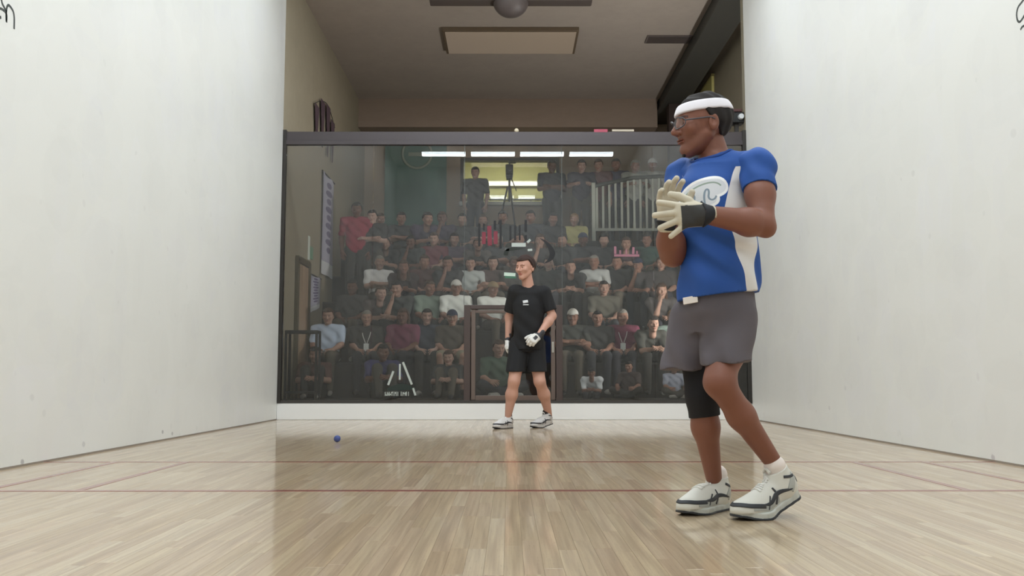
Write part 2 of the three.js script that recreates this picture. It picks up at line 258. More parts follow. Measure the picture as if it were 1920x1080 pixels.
{ // ---- ceiling fixtures: rows of four wrapped fluorescent battens
  const glow = new THREE.MeshStandardMaterial({ color: 0xffffff, emissive: COOL, emissiveIntensity: TUBE_GLOW }), steel = std(0xf0f0ee, 0.5);
  const lens = (() => { const s = new THREE.Shape(); s.moveTo(-0.1, 0); s.lineTo(0.1, 0); s.lineTo(0.085, -0.045); s.lineTo(0.05, -0.062); s.lineTo(-0.05, -0.062); s.lineTo(-0.085, -0.045); s.closePath(); const g = new THREE.ExtrudeGeometry(s, { depth: 1.08, bevelEnabled: false }); g.rotateY(Math.PI / 2); g.translate(-0.54, -0.02, 0); return g; })();
  const words = ['first', 'second', 'third', 'fourth'];
  LAMP_ROWS.forEach((z, row) => {
    for (let i = 0; i < 4; i++) {
      const t = thing('ceiling_light', `${words[i]} white fluorescent batten from the left in the ${words[row]} court lamp row`, 'light', [0.2 + (i - 1.5) * 1.215, HC, z], 0, 'fluorescent court lamps');
      add('housing', bx(-0.55, 0.55, -0.02, 0, -0.11, 0.11), steel, t);
      add('diffuser', lens, glow, t); add('end_cap', bx(-0.555, -0.54, -0.085, 0, -0.105, 0.105), steel, t); add('end_cap', bx(0.54, 0.555, -0.085, 0, -0.105, 0.105), steel, t);
      const l = new THREE.RectAreaLight(COOL, TUBE_LIGHT, 1.07, 0.2); l.position.set(0, -0.09, 0); l.rotation.set(-Math.PI / 2, 0, 0); t.add(l);
    }
  });
}
// ---- the glass back wall
const glass = new THREE.MeshPhysicalMaterial({ color: 0xe4e4e2, transmission: 1, thickness: 0, roughness: 0, ior: 1.5, side: THREE.DoubleSide });
const darkMetal = std(0x35322f, 0.45, { metalness: 0.3 }), bronze = std(0x4f4340, 0.45, { metalness: 0.2 });
const DX0 = -0.59, DX1 = 0.69, DY = 1.48, KY = 0.21, TY = 3.6;
{
  const w = sgroup('wall_back');
  add('kickboard', bx(XL, XR, 0, KY, ZB - 0.06, ZB, 0.006), std(new THREE.Color().setRGB(0.9, 0.895, 0.88), 0.45), w);
  add('header', join(bx(XL, XR, TY, 3.66, ZB - 0.07, ZB + 0.01, 0.004), bx(XL, XR, 3.66, 3.78, ZB - 0.12, ZB - 0.01, 0.004)), std(0x4c4648, 0.4, { metalness: 0.4 }), w);
  add('post', join(bx(XL, XL + 0.045, KY, 3.8, ZB - 0.07, ZB + 0.012, 0.004)), darkMetal, w); add('post', join(bx(XR - 0.05, XR, KY, 3.8, ZB - 0.07, ZB + 0.012, 0.004)), darkMetal, w);
  add('sill', bx(XL + 0.045, XR - 0.05, KY, KY + 0.035, ZB - 0.05, ZB + 0.002, 0.003), std(0x3f3b38, 0.5), w);
  const pane = (x0, x1, y0, y1) => add('glass_pane', bx(x0 + 0.003, x1 - 0.003, y0, y1, ZB - 0.03, ZB - 0.015), glass, w);
  const edges = [XL + 0.045, -1.79, DX0, DX1, 1.885, XR - 0.05];
  for (let i = 0; i < 5; i++) i === 2 ? pane(edges[2], edges[3], DY, TY) : pane(edges[i], edges[i + 1], KY + 0.035, TY);
  for (const x of [DX0, DX1]) add('glass_joint', bx(x - 0.003, x + 0.003, DY, TY, ZB - 0.03, ZB - 0.0148), std(0x565b58, 0.4), w);
  // prints stuck on the court side of the glass
  const sticker = (name, label, shapes, m) => { const g = new THREE.ExtrudeGeometry(shapes, { depth: 0.0008, bevelEnabled: false, curveSegments: 16 }); g.translate(0, 0, ZB - 0.0148); add(name, g, m, w).userData.label = label; };
  const bar = (x0, y0, x1, y1, t) => { const L = Math.hypot(x1 - x0, y1 - y0), nx = -(y1 - y0) / L * t / 2, ny = (x1 - x0) / L * t / 2, s = new THREE.Shape(); s.moveTo(x0 + nx, y0 + ny); s.lineTo(x1 + nx, y1 + ny); s.lineTo(x1 - nx, y1 - ny); s.lineTo(x0 - nx, y0 - ny); return s; };
  const pale = std(0xb9c0ba, 0.6), ink = std(0x1c1c1f, 0.6), maroon = std(0x7d2f3d, 0.6), teal = std(0x3f6a54, 0.6), pink = std(0x9d6c78, 0.6);
  sticker('peak_emblem', 'pale emblem of three spires on the glass', [bar(-1.498, 0.622, -1.564, 0.444, 0.028), bar(-1.415, 0.715, -1.414, 0.512, 0.024), bar(-1.376, 0.738, -1.258, 0.451, 0.028), bar(-1.242, 0.405, -1.21, 0.312, 0.026)], pale);
  sticker('emblem_base', 'dark green curved base of the spire emblem', [(() => { const s = new THREE.Shape(); s.moveTo(-1.575, 0.40); s.quadraticCurveTo(-1.41, 0.50, -1.255, 0.425); s.lineTo(-1.245, 0.385); s.lineTo(-1.575, 0.37); return s; })()], std(0x24302b, 0.6));
  { const r = seeded(5), sh = []; let x = -1.60; while (x < -1.29) { const wd = 0.012 + r() * 0.012; if (!(x > -1.435 && x < -1.41)) { sh.push(bar(x, 0.305, x, 0.36 - r() * 0.006, wd * 0.55)); if (r() < 0.75) sh.push(bar(x, 0.31 + Math.floor(r() * 3) * 0.02, x + wd, 0.31 + Math.floor(r() * 3) * 0.02, 0.012)); } x += wd + 0.006; } sticker('emblem_lettering', 'small pale lettering under the spire emblem', sh, pale); }
  sticker('bold_lettering', 'tall black letter strokes printed on the glass', [bar(-0.395, 2.55, -0.395, 2.25, 0.028), bar(-0.335, 2.55, -0.335, 2.46, 0.024), bar(-0.19, 2.59, -0.19, 2.47, 0.03), bar(-0.115, 2.6, -0.115, 2.22, 0.03), bar(0.014, 2.52, 0.014, 2.33, 0.026), bar(0.075, 2.53, 0.075, 2.33, 0.024), bar(0.135, 2.53, 0.135, 2.33, 0.024), bar(0.215, 2.6, 0.215, 2.44, 0.032), bar(0.215, 2.40, 0.215, 2.32, 0.03)], ink);
  sticker('red_lettering', 'dull red letter strokes printed on the glass', [bar(-0.335, 2.44, -0.335, 2.28, 0.05), bar(-0.265, 2.52, -0.255, 2.26, 0.055), bar(-0.18, 2.45, -0.18, 2.28, 0.05)], maroon);
  sticker('pale_lettering', 'pale line of small lettering printed on the glass', [bar(0.03, 2.27, 0.215, 2.27, 0.05), bar(0.235, 2.30, 0.275, 2.34, 0.03), bar(-0.05, 2.20, 0.0, 2.205, 0.03), bar(0.24, 2.20, 0.30, 2.205, 0.028)], pale);
  sticker('dark_underline', 'dark curved underline of the glass print', [(() => { const s = new THREE.Shape(); s.moveTo(-0.075, 2.13); s.quadraticCurveTo(-0.08, 2.21, 0.01, 2.235); s.lineTo(0.21, 2.225); s.quadraticCurveTo(0.1, 2.20, 0.0, 2.19); s.quadraticCurveTo(-0.02, 2.16, -0.02, 2.13); return s; })()], std(0x20261f, 0.6));
  sticker('crescent_print', 'thick black crescent printed on the glass', [(() => { const s = new THREE.Shape(); s.moveTo(0.385, 2.365); s.quadraticCurveTo(0.56, 2.31, 0.60, 2.165); s.quadraticCurveTo(0.60, 2.05, 0.445, 2.022); s.quadraticCurveTo(0.535, 2.08, 0.525, 2.17); s.quadraticCurveTo(0.50, 2.29, 0.385, 2.365); return s; })()], ink);
  sticker('pink_lettering', 'small pink and white lettering printed on the glass', [bar(1.37, 2.13, 1.70, 2.13, 0.03), bar(1.385, 2.15, 1.385, 2.25, 0.03), bar(1.45, 2.15, 1.45, 2.20, 0.02), bar(1.53, 2.15, 1.53, 2.21, 0.02), bar(1.62, 2.15, 1.625, 2.24, 0.03), bar(1.67, 2.15, 1.67, 2.19, 0.02)], pink);
  sticker('green_print', 'small white and green print on the glass', [bar(-0.07, 1.885, 0.08, 1.875, 0.045)], std(0xc4d6c8, 0.6)); sticker('green_print', 'green lower half of a small print on the glass', [bar(-0.06, 1.845, 0.09, 1.84, 0.03)], teal);
  add('header_label', bx(1.12, 1.30, 3.775, 3.815, ZB - 0.02, ZB - 0.008), std(0xa8465a, 0.5), w); add('header_label', bx(1.36, 1.65, 3.785, 3.812, ZB - 0.02, ZB - 0.008), std(0xb9ae9c, 0.5), w);
  const kn = new THREE.SphereGeometry(0.03, 16, 10); kn.translate(0.095, 3.80, ZB - 0.03); add('header_knob', kn, std(0xd8cbb0, 0.4), w);
}
{ const d = sgroup('door_1'), z0 = ZB - 0.1, z1 = ZB - 0.008;
  add('door_frame', join(bx(DX0, DX0 + 0.085, KY + 0.03, DY, z0, z1, 0.006), bx(DX1 - 0.085, DX1, KY + 0.03, DY, z0, z1, 0.006), bx(DX0 + 0.0851, DX1 - 0.0851, DY - 0.055, DY, z0, z1, 0.006)), bronze, d);
  add('door_leaf_frame', join(bx(DX0 + 0.095, DX0 + 0.15, KY + 0.04, DY - 0.06, z0 + 0.02, z1 - 0.01, 0.005), bx(DX1 - 0.15, DX1 - 0.095, KY + 0.04, DY - 0.06, z0 + 0.02, z1 - 0.01, 0.005), bx(DX0 + 0.1501, DX1 - 0.1501, DY - 0.105, DY - 0.065, z0 + 0.02, z1 - 0.01, 0.005), bx(DX0 + 0.1501, DX1 - 0.1501, KY + 0.035, KY + 0.10, z0 + 0.02, z1 - 0.01, 0.005)), std(0x6d5f58, 0.4, { metalness: 0.3 }), d);
  add('glass_pane', bx(DX0 + 0.15, DX1 - 0.15, KY + 0.10, DY - 0.105, ZB - 0.05, ZB - 0.036), glass, d);
  add('handle', join(bx(DX1 - 0.14, DX1 - 0.11, 0.86, 1.0, z1 - 0.01, z1 + 0.006, 0.003)), std(0xb8b4ac, 0.3, { metalness: 0.8 }), d);
}
{ const p = thing('wall_camera', 'small black video camera on a bracket above the right end of the glass', 'camera', [3.04, 3.8, ZB - 0.16]);
  add('body', bx(-0.09, 0.10, 0.12, 0.27, -0.1, 0.09, 0.02), std(0x17181a, 0.4), p); const l = new THREE.CylinderGeometry(0.035, 0.04, 0.05, 20); l.rotateX(Math.PI / 2); l.translate(0.045, 0.2, 0.11); add('lens_ring', l, std(0xcfd2d4, 0.3), p);
  add('bracket', join(bx(-0.02, 0.03, -0.01, 0.13, -0.03, 0.03), bx(-0.06, 0.06, -0.022, -0.004, -0.05, 0.05)), darkMetal, p); add('rail', bx(-0.06, 0.085, 0.29, 0.335, -0.12, 0.02, 0.01), std(0x5c3c3a, 0.5), p);
}

// ================================================================ the spectators' room behind the glass
const beige = std(0x8f8775, 0.85, { map: rep(paintTex, 3, 3) }), taupe = std(0xb0a59b, 0.9, { map: rep(paintTex, 3, 3) }), brown = std(0xb39f89, 0.9, { map: rep(paintTex, 4, 3) });
struct(add('floor', bx(GL, GR, -0.16, GY, GZ, ZB - 0.14), std(0x4b4744, 0.95, { map: rep(carpetTex, 8, 8) })));
struct(add('wall_left', bx(GL - 0.16, GL, GY, HC, GZ, ZB - 0.0), std(0xa39985, 0.85, { map: rep(paintTex, 3, 3) })));
struct(add('wall_right', bx(GR, GR + 0.16, GY, HC, GZ, ZB - 0.14), beige));
struct(add('wall_right', bx(XR, GR + 0.16, GY, HC, ZB - 0.14, ZB - 0.02), beige));
struct(add('ceiling', bx(GL - 0.16, GR + 0.16, HC, HC + 0.16, GZ - 0.16, ZB), taupe));
const WX0 = -0.98, WX1 = 1.0, WY0 = 4.12, WY1 = 5.06;
struct(add('wall_back', join(bx(GL - 0.16, WX0, GY, HC, GZ - 0.16, GZ), bx(WX1, GR + 0.16, GY, HC, GZ - 0.16, GZ), bx(WX0, WX1, GY, WY0, GZ - 0.16, GZ), bx(WX0, WX1, WY1, HC, GZ - 0.16, GZ)), brown));
struct(add('trim_2', bx(GL, 2.96, 5.52, HC, GZ, GZ + 0.88), std(0x9a887a, 0.9, { map: rep(paintTex, 4, 1) })));   // bulkhead over the landing
{ const w = sgroup('window_1'), fr = std(0x3a3226, 0.5), z = GZ;
  add('window_frame', join(bx(WX0 - 0.04, WX0 + 0.03, WY0, WY1 + 0.04, z - 0.16, z + 0.03), bx(WX1 - 0.03, WX1 + 0.04, WY0, WY1 + 0.04, z - 0.16, z + 0.03), bx(WX0, WX1, WY1 - 0.02, WY1 + 0.04, z - 0.16, z + 0.03)), fr, w);
  add('window_sill', bx(WX0 - 0.06, WX1 + 0.06, WY0 - 0.03, WY0 + 0.05, z - 0.2, z + 0.08, 0.01), std(0xe6e8e0, 0.5), w);
  add('glass_pane', bx(WX0 + 0.03, WX1 - 0.03, WY0 + 0.05, WY1 - 0.02, z - 0.09, z - 0.08), glass, w);
}
{ // the lit room seen through that window
  const olive = std(0xb3b27a, 0.85, { map: rep(paintTex, 2, 2) }), zf = GZ - 0.16, zb = GZ - 3.2;
  struct(add('wall_back', bx(-2.7, 2.7, 3.0, 6.0, zb - 0.1, zb), olive)); struct(add('wall_left', bx(-2.8, -2.7, 3.0, 6.0, zb, zf), olive)); struct(add('wall_right', bx(2.7, 2.8, 3.0, 6.0, zb, zf), olive));
  struct(add('floor', bx(-2.8, 2.8, 2.9, 3.0, zb, zf), std(0x7c7660, 0.8))); struct(add('ceiling', bx(-2.8, 2.8, 6.0, 6.1, zb, zf), std(0xd6d4bf, 0.8)));
  const t = thing('wall_lamp', 'long white strip lamp on the olive wall behind the window', 'lamp', [0.1, 5.2, zb + 0.001]);
  add('housing', bx(-1.4, 1.4, -0.05, 0.08, 0, 0.06), std(0xdadace, 0.5), t);
  add('diffuser', bx(-1.38, 1.38, -0.045, 0.045, 0.061, 0.11, 0.01), new THREE.MeshStandardMaterial({ color: 0xffffff, emissive: new THREE.Color(1, 1, 0.86), emissiveIntensity: 2.2 }), t);
  const l = new THREE.RectAreaLight(new THREE.Color(1, 1, 0.86), BACK_ROOM, 2.7, 0.11); l.position.set(0, 0, 0.12); l.rotation.set(0, Math.PI, 0); t.add(l);
  const u = thing('ceiling_light', 'added unseen ceiling panel lamp brightening the olive room behind the window', 'light', [0, 6.0, zb + 1.5]);  // added lamp above the view, brightens the olive back wall
  add('frame', bx(-0.8, 0.8, -0.03, 0, -0.5, 0.5), std(0xdadace, 0.5), u); add('diffuser', bx(-0.76, 0.76, -0.04, -0.025, -0.46, 0.46), new THREE.MeshStandardMaterial({ color: 0xffffff, emissive: new THREE.Color(1, 1, 0.86), emissiveIntensity: 2 }), u);
  const ul = new THREE.RectAreaLight(new THREE.Color(1, 1, 0.86), BACK_ROOM, 1.5, 0.9); ul.position.set(0, -0.05, 0); ul.rotation.set(-Math.PI / 2, 0, 0); u.add(ul);
  const q = thing('handrail', 'dark slim handrail crossing behind the window', 'rail', [0, 3.0, zb + 0.9]);
  add('rail', rod([-2.6, 1.66, 0], [2.6, 1.66, 0], 0.028), std(0x2e2d22, 0.5), q); for (const x of [-1.6, -0.55, 0.5, 1.55]) add('post', rod([x, 0, 0], [x, 1.66, 0], 0.022), std(0x2e2d22, 0.5), q);
}
{ // banners and a door on the left wall
  const d = sgroup('door_2');
  add('door_leaf', bx(GL, GL + 0.03, GY, 2.16, -13.95, -13.3, 0.005), std(0xcdb59f, 0.55, { map: rep(grainTex, 1, 1) }), d);
  add('door_frame', join(bx(GL, GL + 0.05, GY, 2.24, -13.28, -13.18, 0.005), bx(GL, GL + 0.05, 2.17, 2.26, -14.0, -13.2, 0.005), bx(GL, GL + 0.05, GY, 2.24, -14.04, -13.96, 0.005)), std(0x5e543e, 0.6), d);
  const lavender = canvasTex(128, 256, (c, w, h) => { c.fillStyle = '#b9b6c9'; c.fillRect(0, 0, w, h); c.fillStyle = '#6d6386'; for (let i = 0; i < 9; i++) { c.beginPath(); c.ellipse(w * 0.55, 22 + i * 21, 18 + 8 * (i % 2), 8, 0, 0, 7); c.fill(); } c.fillStyle = '#dfe0e6'; c.fillRect(0, h - 34, w, 34); });
  const ban = (z0, z1, y0, y1, slope, label) => {
    const t = thing('wall_banner', label, 'banner', [GL, 0, 0]), g = new THREE.PlaneGeometry(z0 - z1, y1 - y0, 14, 10); g.rotateY(Math.PI / 2); g.translate(0.025, (y0 + y1) / 2, (z0 + z1) / 2);
    const a = g.attributes.position; for (let i = 0; i < a.count; i++) { const y = a.getY(i), z = a.getZ(i); a.setX(i, 0.022 + 0.012 * Math.sin(z * 9 + y)); a.setY(i, y + slope * (z0 - z) * (y1 - y) / (y1 - y0)); } g.computeVertexNormals();
    add('cloth', g, new THREE.MeshStandardMaterial({ map: lavender, roughness: 0.85, side: THREE.DoubleSide }), t); add('hanging_rod', rod([0.02, y1, z0 + 0.03], [0.02, y1, z1 - 0.03], 0.012), darkMetal, t);
  };
  ban(-14.9, -15.9, 2.2, 3.85, 0, 'tall pale lavender banner with dark oval print on the left wall'); ban(-14.12, -14.86, 1.5, 2.1, 0.2, 'short pale lavender banner beside the wooden door');
  const p = thing('pennant_string', 'dark maroon pennants hanging high on the left wall above the glass', 'pennants', [GL, 0, 0]);
  for (const [z, y, h] of [[-14.3, 4.75, 0.62], [-14.75, 4.95, 0.75], [-15.2, 5.0, 0.85], [-15.6, 4.85, 0.7]]) { const s = new THREE.Shape(); s.moveTo(-0.16, 0); s.lineTo(0.16, 0); s.lineTo(0.03, -h); s.lineTo(-0.03, -h); const g = new THREE.ExtrudeGeometry(s, { depth: 0.008, bevelEnabled: false }); g.rotateY(Math.PI / 2); g.translate(0.03, y, z); add('pennant', g, std(0x54414a, 0.8), p); }
  add('cord', tube([[0.03, 4.7, -14.05], [0.03, 4.94, -14.7], [0.03, 5.0, -15.2], [0.03, 4.8, -15.8]], 0.006), darkMetal, p);
  const sg = thing('wall_switch_sign', 'small bright sign with a green patch above the wooden door', 'sign', [GL, 2.3, -14.02]);
  add('plate', bx(0, 0.012, 0, 0.36, -0.08, 0.03, 0.004), std(0xe3e8df, 0.4), sg); add('green_patch', bx(0, 0.014, 0.03, 0.22, -0.3, -0.1, 0.004), std(0x6f9a7d, 0.5), sg);
}
{ const t = thing('teal_banner', 'dull teal cloth banner with a pale ring emblem on the back wall', 'banner', [0, 0, GZ + 0.02]);
  const g = new THREE.PlaneGeometry(1.28, 2.05, 24, 6); g.translate(-1.945, 4.47, 0.03); const a = g.attributes.position; for (let i = 0; i < a.count; i++) a.setZ(i, 0.035 + 0.012 * Math.sin(a.getX(i) * 14)); g.computeVertexNormals();
  add('cloth', g, std(0x5f8278, 0.9, { side: THREE.DoubleSide }), t); add('hanging_rod', rod([-2.62, 5.5, 0.035], [-1.27, 5.5, 0.035], 0.014), darkMetal, t);
  const ring = new THREE.TorusGeometry(0.3, 0.026, 6, 40); ring.scale(1, 1, 0.3); ring.translate(-1.92, 5.17, 0.052); add('ring_emblem', ring, std(0x97a294, 0.8), t); add('emblem_bar', bx(-2.1, -1.74, 5.12, 5.2, 0.047, 0.056), std(0x97a294, 0.8), t);
}
{ // ceiling things
  let t = thing('ceiling_panel_light', 'wide shallow tan ceiling lamp panel over the spectators', 'light', [0.02, HC, -15.05]);
  add('housing', bx(-1.09, 1.09, -0.07, 0, -0.55, 0.52, 0.008), std(0x6a5a48, 0.7), t);
  add('diffuser', bx(-1.05, 1.05, -0.082, -0.068, -0.51, 0.48, 0.005), new THREE.MeshStandardMaterial({ color: 0x9a8771, roughness: 0.6, emissive: new THREE.Color(1, 0.84, 0.7), emissiveIntensity: 0.08 }), t);
  const l = new THREE.RectAreaLight(new THREE.Color(1, 0.9, 0.78), GALLERY_LAMP * 0.2, 2.0, 0.95); l.position.set(0, -0.09, 0); l.rotation.set(-Math.PI / 2, 0, 0); t.add(l);
  t = thing('ceiling_fixture', 'long dark ceiling fixture with a round dome in its middle', 'fixture', [0.02, 0, -13.0]);
  add('housing', bx(-1.16, 1.16, 5.86, 6.1, -0.12, 0.12, 0.02), std(0x574d49, 0.6), t); const dm = new THREE.SphereGeometry(0.25, 32, 16, 0, Math.PI * 2, Math.PI / 2, Math.PI / 2); dm.scale(1, 0.85, 1); dm.translate(0, 5.87, 0); add('dome', dm, std(0x5d5452, 0.5, { side: THREE.DoubleSide }), t);
  t = thing('ceiling_vent', 'flat dark vent grille in the ceiling near the right beam', 'vent', [2.62, HC, -15.05]);
  add('frame', bx(-0.37, 0.37, -0.02, 0, -0.17, 0.17), std(0x6a605c, 0.7), t); for (let i = 0; i < 6; i++) add('slat', bx(-0.34, 0.34, -0.03, -0.018, -0.145 + i * 0.052, -0.115 + i * 0.052), std(0x554c48, 0.7), t);
  t = thing('ceiling_beam', 'dark steel beam running back along the right ceiling edge', 'beam', [3.2, 0, 0]);
  add('web', bx(-0.2, 0.2, 5.86, 6.1, GZ, ZB - 0.14), std(0x3d3d38, 0.6), t); add('flange', bx(-0.24, 0.24, 5.82, 5.86, GZ, ZB - 0.14), std(0x45443f, 0.6), t);
  t = thing('gallery_post', 'dark brown square post at the right end of the gallery', 'post', [3.22, 3.1, -17.9]); add('shaft', bx(-0.14, 0.14, 0, 2.72, -0.12, 0.12, 0.01), std(0x3d2f2b, 0.7), t); add('base', bx(-0.18, 0.18, 0, 0.14, -0.16, 0.16, 0.01), std(0x33282a, 0.7), t);
  t = thing('yellow_wall_panel', 'pale yellow panel high on the right gallery wall', 'panel', [GR, 5.45, -17.3]); add('board', bx(-0.05, 0, -0.3, 0.4, -1.3, 1.1, 0.01), std(0xb5ab6c, 0.6), t); add('edging', join(bx(-0.06, 0, -0.33, -0.3, -1.33, 1.13), bx(-0.06, 0, 0.4, 0.43, -1.33, 1.13)), std(0x6c6239, 0.6), t);
}
// ---- stepped seating
const tierZ = (i) => -13.55 - 0.8 * (i - 1), tierY = (i) => 0.75 + 0.5 * (i - 1);
const PLAT = 3.1, PLATZ = -17.55;
{ const b = sgroup('bleachers'), m = std(0x3c3937, 0.95, { map: rep(carpetTex, 8, 2) }), n = std(0x2f2c2b, 0.8);
  for (let i = 1; i <= 5; i++) { add('tier', bx(GL + 0.005, GR - 0.005, i === 1 ? GY : tierY(i - 1) - 0.3, tierY(i), tierZ(i), tierZ(i + 1) - 0.02), m, b); add('nosing', bx(GL + 0.005, GR - 0.005, tierY(i) - 0.03, tierY(i) + 0.004, tierZ(i) - 0.03, tierZ(i) + 0.012, 0.006), n, b); }
  add('landing', bx(GL + 0.005, GR - 0.005, 2.3, PLAT, PLATZ, GZ + 0.005), m, b);
}
{ const t = thing('gallery_railing', 'pale railing with upright balusters along the upper right landing', 'railing', [0, PLAT, -17.62]), m = std(0xb9bbae, 0.5), dk = std(0x3a3d36, 0.5);
  add('top_rail', rod([1.62, 1.06, 0], [2.35, 1.22, 0], 0.04), dk, t); add('top_rail', rod([2.35, 1.22, 0], [3.1, 1.26, 0], 0.04), dk, t); add('bottom_rail', bx(1.62, 3.1, 0.2, 0.25, -0.02, 0.02), m, t);
  for (let i = 0; i < 13; i++) { const x = 1.66 + i * 0.118, top = x < 2.35 ? lerp(1.06, 1.22, (x - 1.62) / 0.73) : 1.24; add('baluster', bx(x - 0.02, x + 0.02, 0.24, top, -0.015, 0.015), m, t); }
  add('newel_post', bx(1.56, 1.63, 0, 1.12, -0.04, 0.04, 0.008), m, t); add('newel_post', bx(3.0, 3.05, 0, 0.22, -0.02, 0.02), m, t);
}
{ const t = thing('equipment_stand', 'open black box stand by the glass at the far left', 'stand', [-2.735, GY, -12.5]), m = std(0x1b1b1c, 0.5);
  add('top', bx(-0.215, 0.215, 0.87, 0.91, -0.13, 0.13, 0.008), m, t); for (const x of [-0.2, 0.2]) for (const z of [-0.11, 0.11]) add('leg', bx(x - 0.015, x + 0.015, 0, 0.87, z - 0.015, z + 0.015), m, t);
  add('shelf', bx(-0.2, 0.2, 0.08, 0.11, -0.12, 0.12), m, t);
}
{ const t = thing('tripod_camera', 'black video camera on a tripod standing in front of the window', 'camera', [0.0, PLAT, -18.35]), m = std(0x15161a, 0.5);
  for (let i = 0; i < 3; i++) { const a = i * 2.094 + 0.5; add('leg', rod([0.32 * Math.sin(a), 0, 0.32 * Math.cos(a)], [0.03 * Math.sin(a), 1.2, 0.03 * Math.cos(a)], 0.014, 0.02), m, t); }
  add('column', rod([0, 0.9, 0], [0, 1.36, 0], 0.022), m, t); add('pan_head', bx(-0.06, 0.06, 1.34, 1.42, -0.06, 0.06, 0.015), m, t);
  const c = add('camera_body', bx(-0.075, 0.075, 1.42, 1.62, -0.2, 0.16, 0.02), m, t); add('lens', new THREE.CylinderGeometry(0.05, 0.045, 0.12, 20).rotateX(Math.PI / 2).translate(0, 1.51, 0.21), m, c); add('top_handle', join(bx(-0.015, 0.015, 1.62, 1.7, -0.12, -0.09), bx(-0.015, 0.015, 1.62, 1.7, 0.09, 0.12), bx(-0.02, 0.13, 1.69, 1.73, -0.13, 0.13, 0.01)), m, c);
  add('pan_bar', rod([0.04, 1.38, -0.05], [0.14, 1.2, -0.42], 0.01), m, t);
}
{ // lamp added to brighten the spectators' ceiling, hidden from here by the end of the court's right wall
  const t = thing('added_lamp', 'added unseen lamp on a tripod brightening the ceiling behind the right court wall', 'lamp', [3.38, GY, -12.72]), m = std(0x2b2b2d, 0.5);
  for (let i = 0; i < 3; i++) { const a = i * 2.094 + 0.4; add('leg', rod([0.2 * Math.sin(a), 0, 0.2 * Math.cos(a)], [0.02 * Math.sin(a), 0.5, 0.02 * Math.cos(a)], 0.012), m, t); }
  add('pole', rod([0, 0.35, 0], [0, 0.95, 0], 0.016), m, t); add('housing', bx(-0.2, 0.2, 0.93, 1.02, -0.2, 0.2, 0.015), m, t);
  add('diffuser', bx(-0.18, 0.18, 1.02, 1.03, -0.18, 0.18, 0.003), new THREE.MeshStandardMaterial({ color: 0xffffff, emissive: new THREE.Color(1, 0.93, 0.84), emissiveIntensity: 6 }), t);
  const l = new THREE.RectAreaLight(new THREE.Color(0.95, 0.95, 0.93), ADDED_LAMP, 0.36, 0.36); l.position.set(0, 1.04, 0); t.add(l); l.lookAt(-1.0, 6.0, -15.4);
}

// ================================================================ people
// Head in its own frame: y up, z towards the face, origin at eye height between the ears; about 0.24 m tall.
const cranium = uni(0.03, ell([0, 0.032, -0.014], [0.076, 0.088, 0.098]), ell([0, 0.01, 0.03], [0.066, 0.075, 0.066]));
function headField(neck = true, fem = 0) {
  const S = (f) => [f(-1), f(1)], j = fem ? 0.92 : 1;
  let h = uni(0.022, cranium, ell([0, -0.045, 0.028], [0.055 * j, 0.07, 0.064]), ...S((s) => cone([s * 0.05 * j, -0.045, 0.0], [s * 0.014, -0.1, 0.064], 0.02, 0.017)), cone([0, -0.1, 0.06], [0, -0.096, 0.076], 0.018, 0.015), ...S((s) => ell([s * 0.04, -0.022, 0.066], [0.026, 0.024, 0.024])));
  h = uni(0.012, h, cone([-0.034, 0.018, 0.081], [0.034, 0.018, 0.081], 0.011));
  h = minus(h, uni(0, ...S((s) => ell([s * 0.032, -0.001, 0.101], [0.019, 0.012, 0.02]))), 0.012);
  h = uni(0.006, h, ...S((s) => ell([s * 0.0315, -0.001, 0.0765], [0.0125, 0.0115, 0.0125])));
  h = uni(0.009, h, cone([0, 0.012, 0.09], [0, -0.03, 0.114], 0.0075, 0.0125), ...S((s) => ell([s * 0.0125, -0.035, 0.1], [0.0095, 0.008, 0.011])));
  h = uni(0.005, h, ell([0, -0.0605, 0.0925], [0.024, 0.0052, 0.0095]), ell([0, -0.0695, 0.0905], [0.02, 0.006, 0.0095]));
  h = minus(h, ell([0, -0.0648, 0.1], [0.022, 0.0012, 0.012]), 0.003);
  for (const s of [-1, 1]) { const ear = minus(ell([s * 0.079, -0.008, -0.012], [0.011, 0.032, 0.02]), ell([s * 0.092, -0.004, -0.008], [0.01, 0.02, 0.011]), 0.006); h = uni(0.007, h, ear); }
  return neck ? uni(0.03, h, cone([0, -0.05, -0.022], [0, -0.17, -0.04], 0.052, 0.056)) : h;
}
const faceTint = (lip, brow, stubble = 0) => (x, y, z) => {
  const ax = Math.abs(x);
  if (z > 0.06) {
    const ex = (ax - 0.0315) / 0.0118, ey = (y + 0.001) / 0.0062, e = ex * ex + ey * ey;
    if (e < 1 && z > 0.074) { const ir = Math.hypot(ax - 0.031, y + 0.001); return ir < 0.0052 ? [0.05, 0.035, 0.03] : [1.25, 1.3, 1.35]; }
    if (ax > 0.012 && ax < 0.052 && Math.abs(y - 0.021 + (ax - 0.03) * (ax - 0.03) * 6) < 0.0042) return brow;
    const lx = x / 0.024, ly = (y + 0.065) / 0.0105; if (lx * lx + ly * ly < 1 && z > 0.078) return lip;
  }
  if (stubble && y < -0.048 && z > 0.01) return [1 - stubble, 1 - stubble, 1 - stubble * 0.9];  // darker beard tone on chin and jaw
  return [1, 1, 1];
};
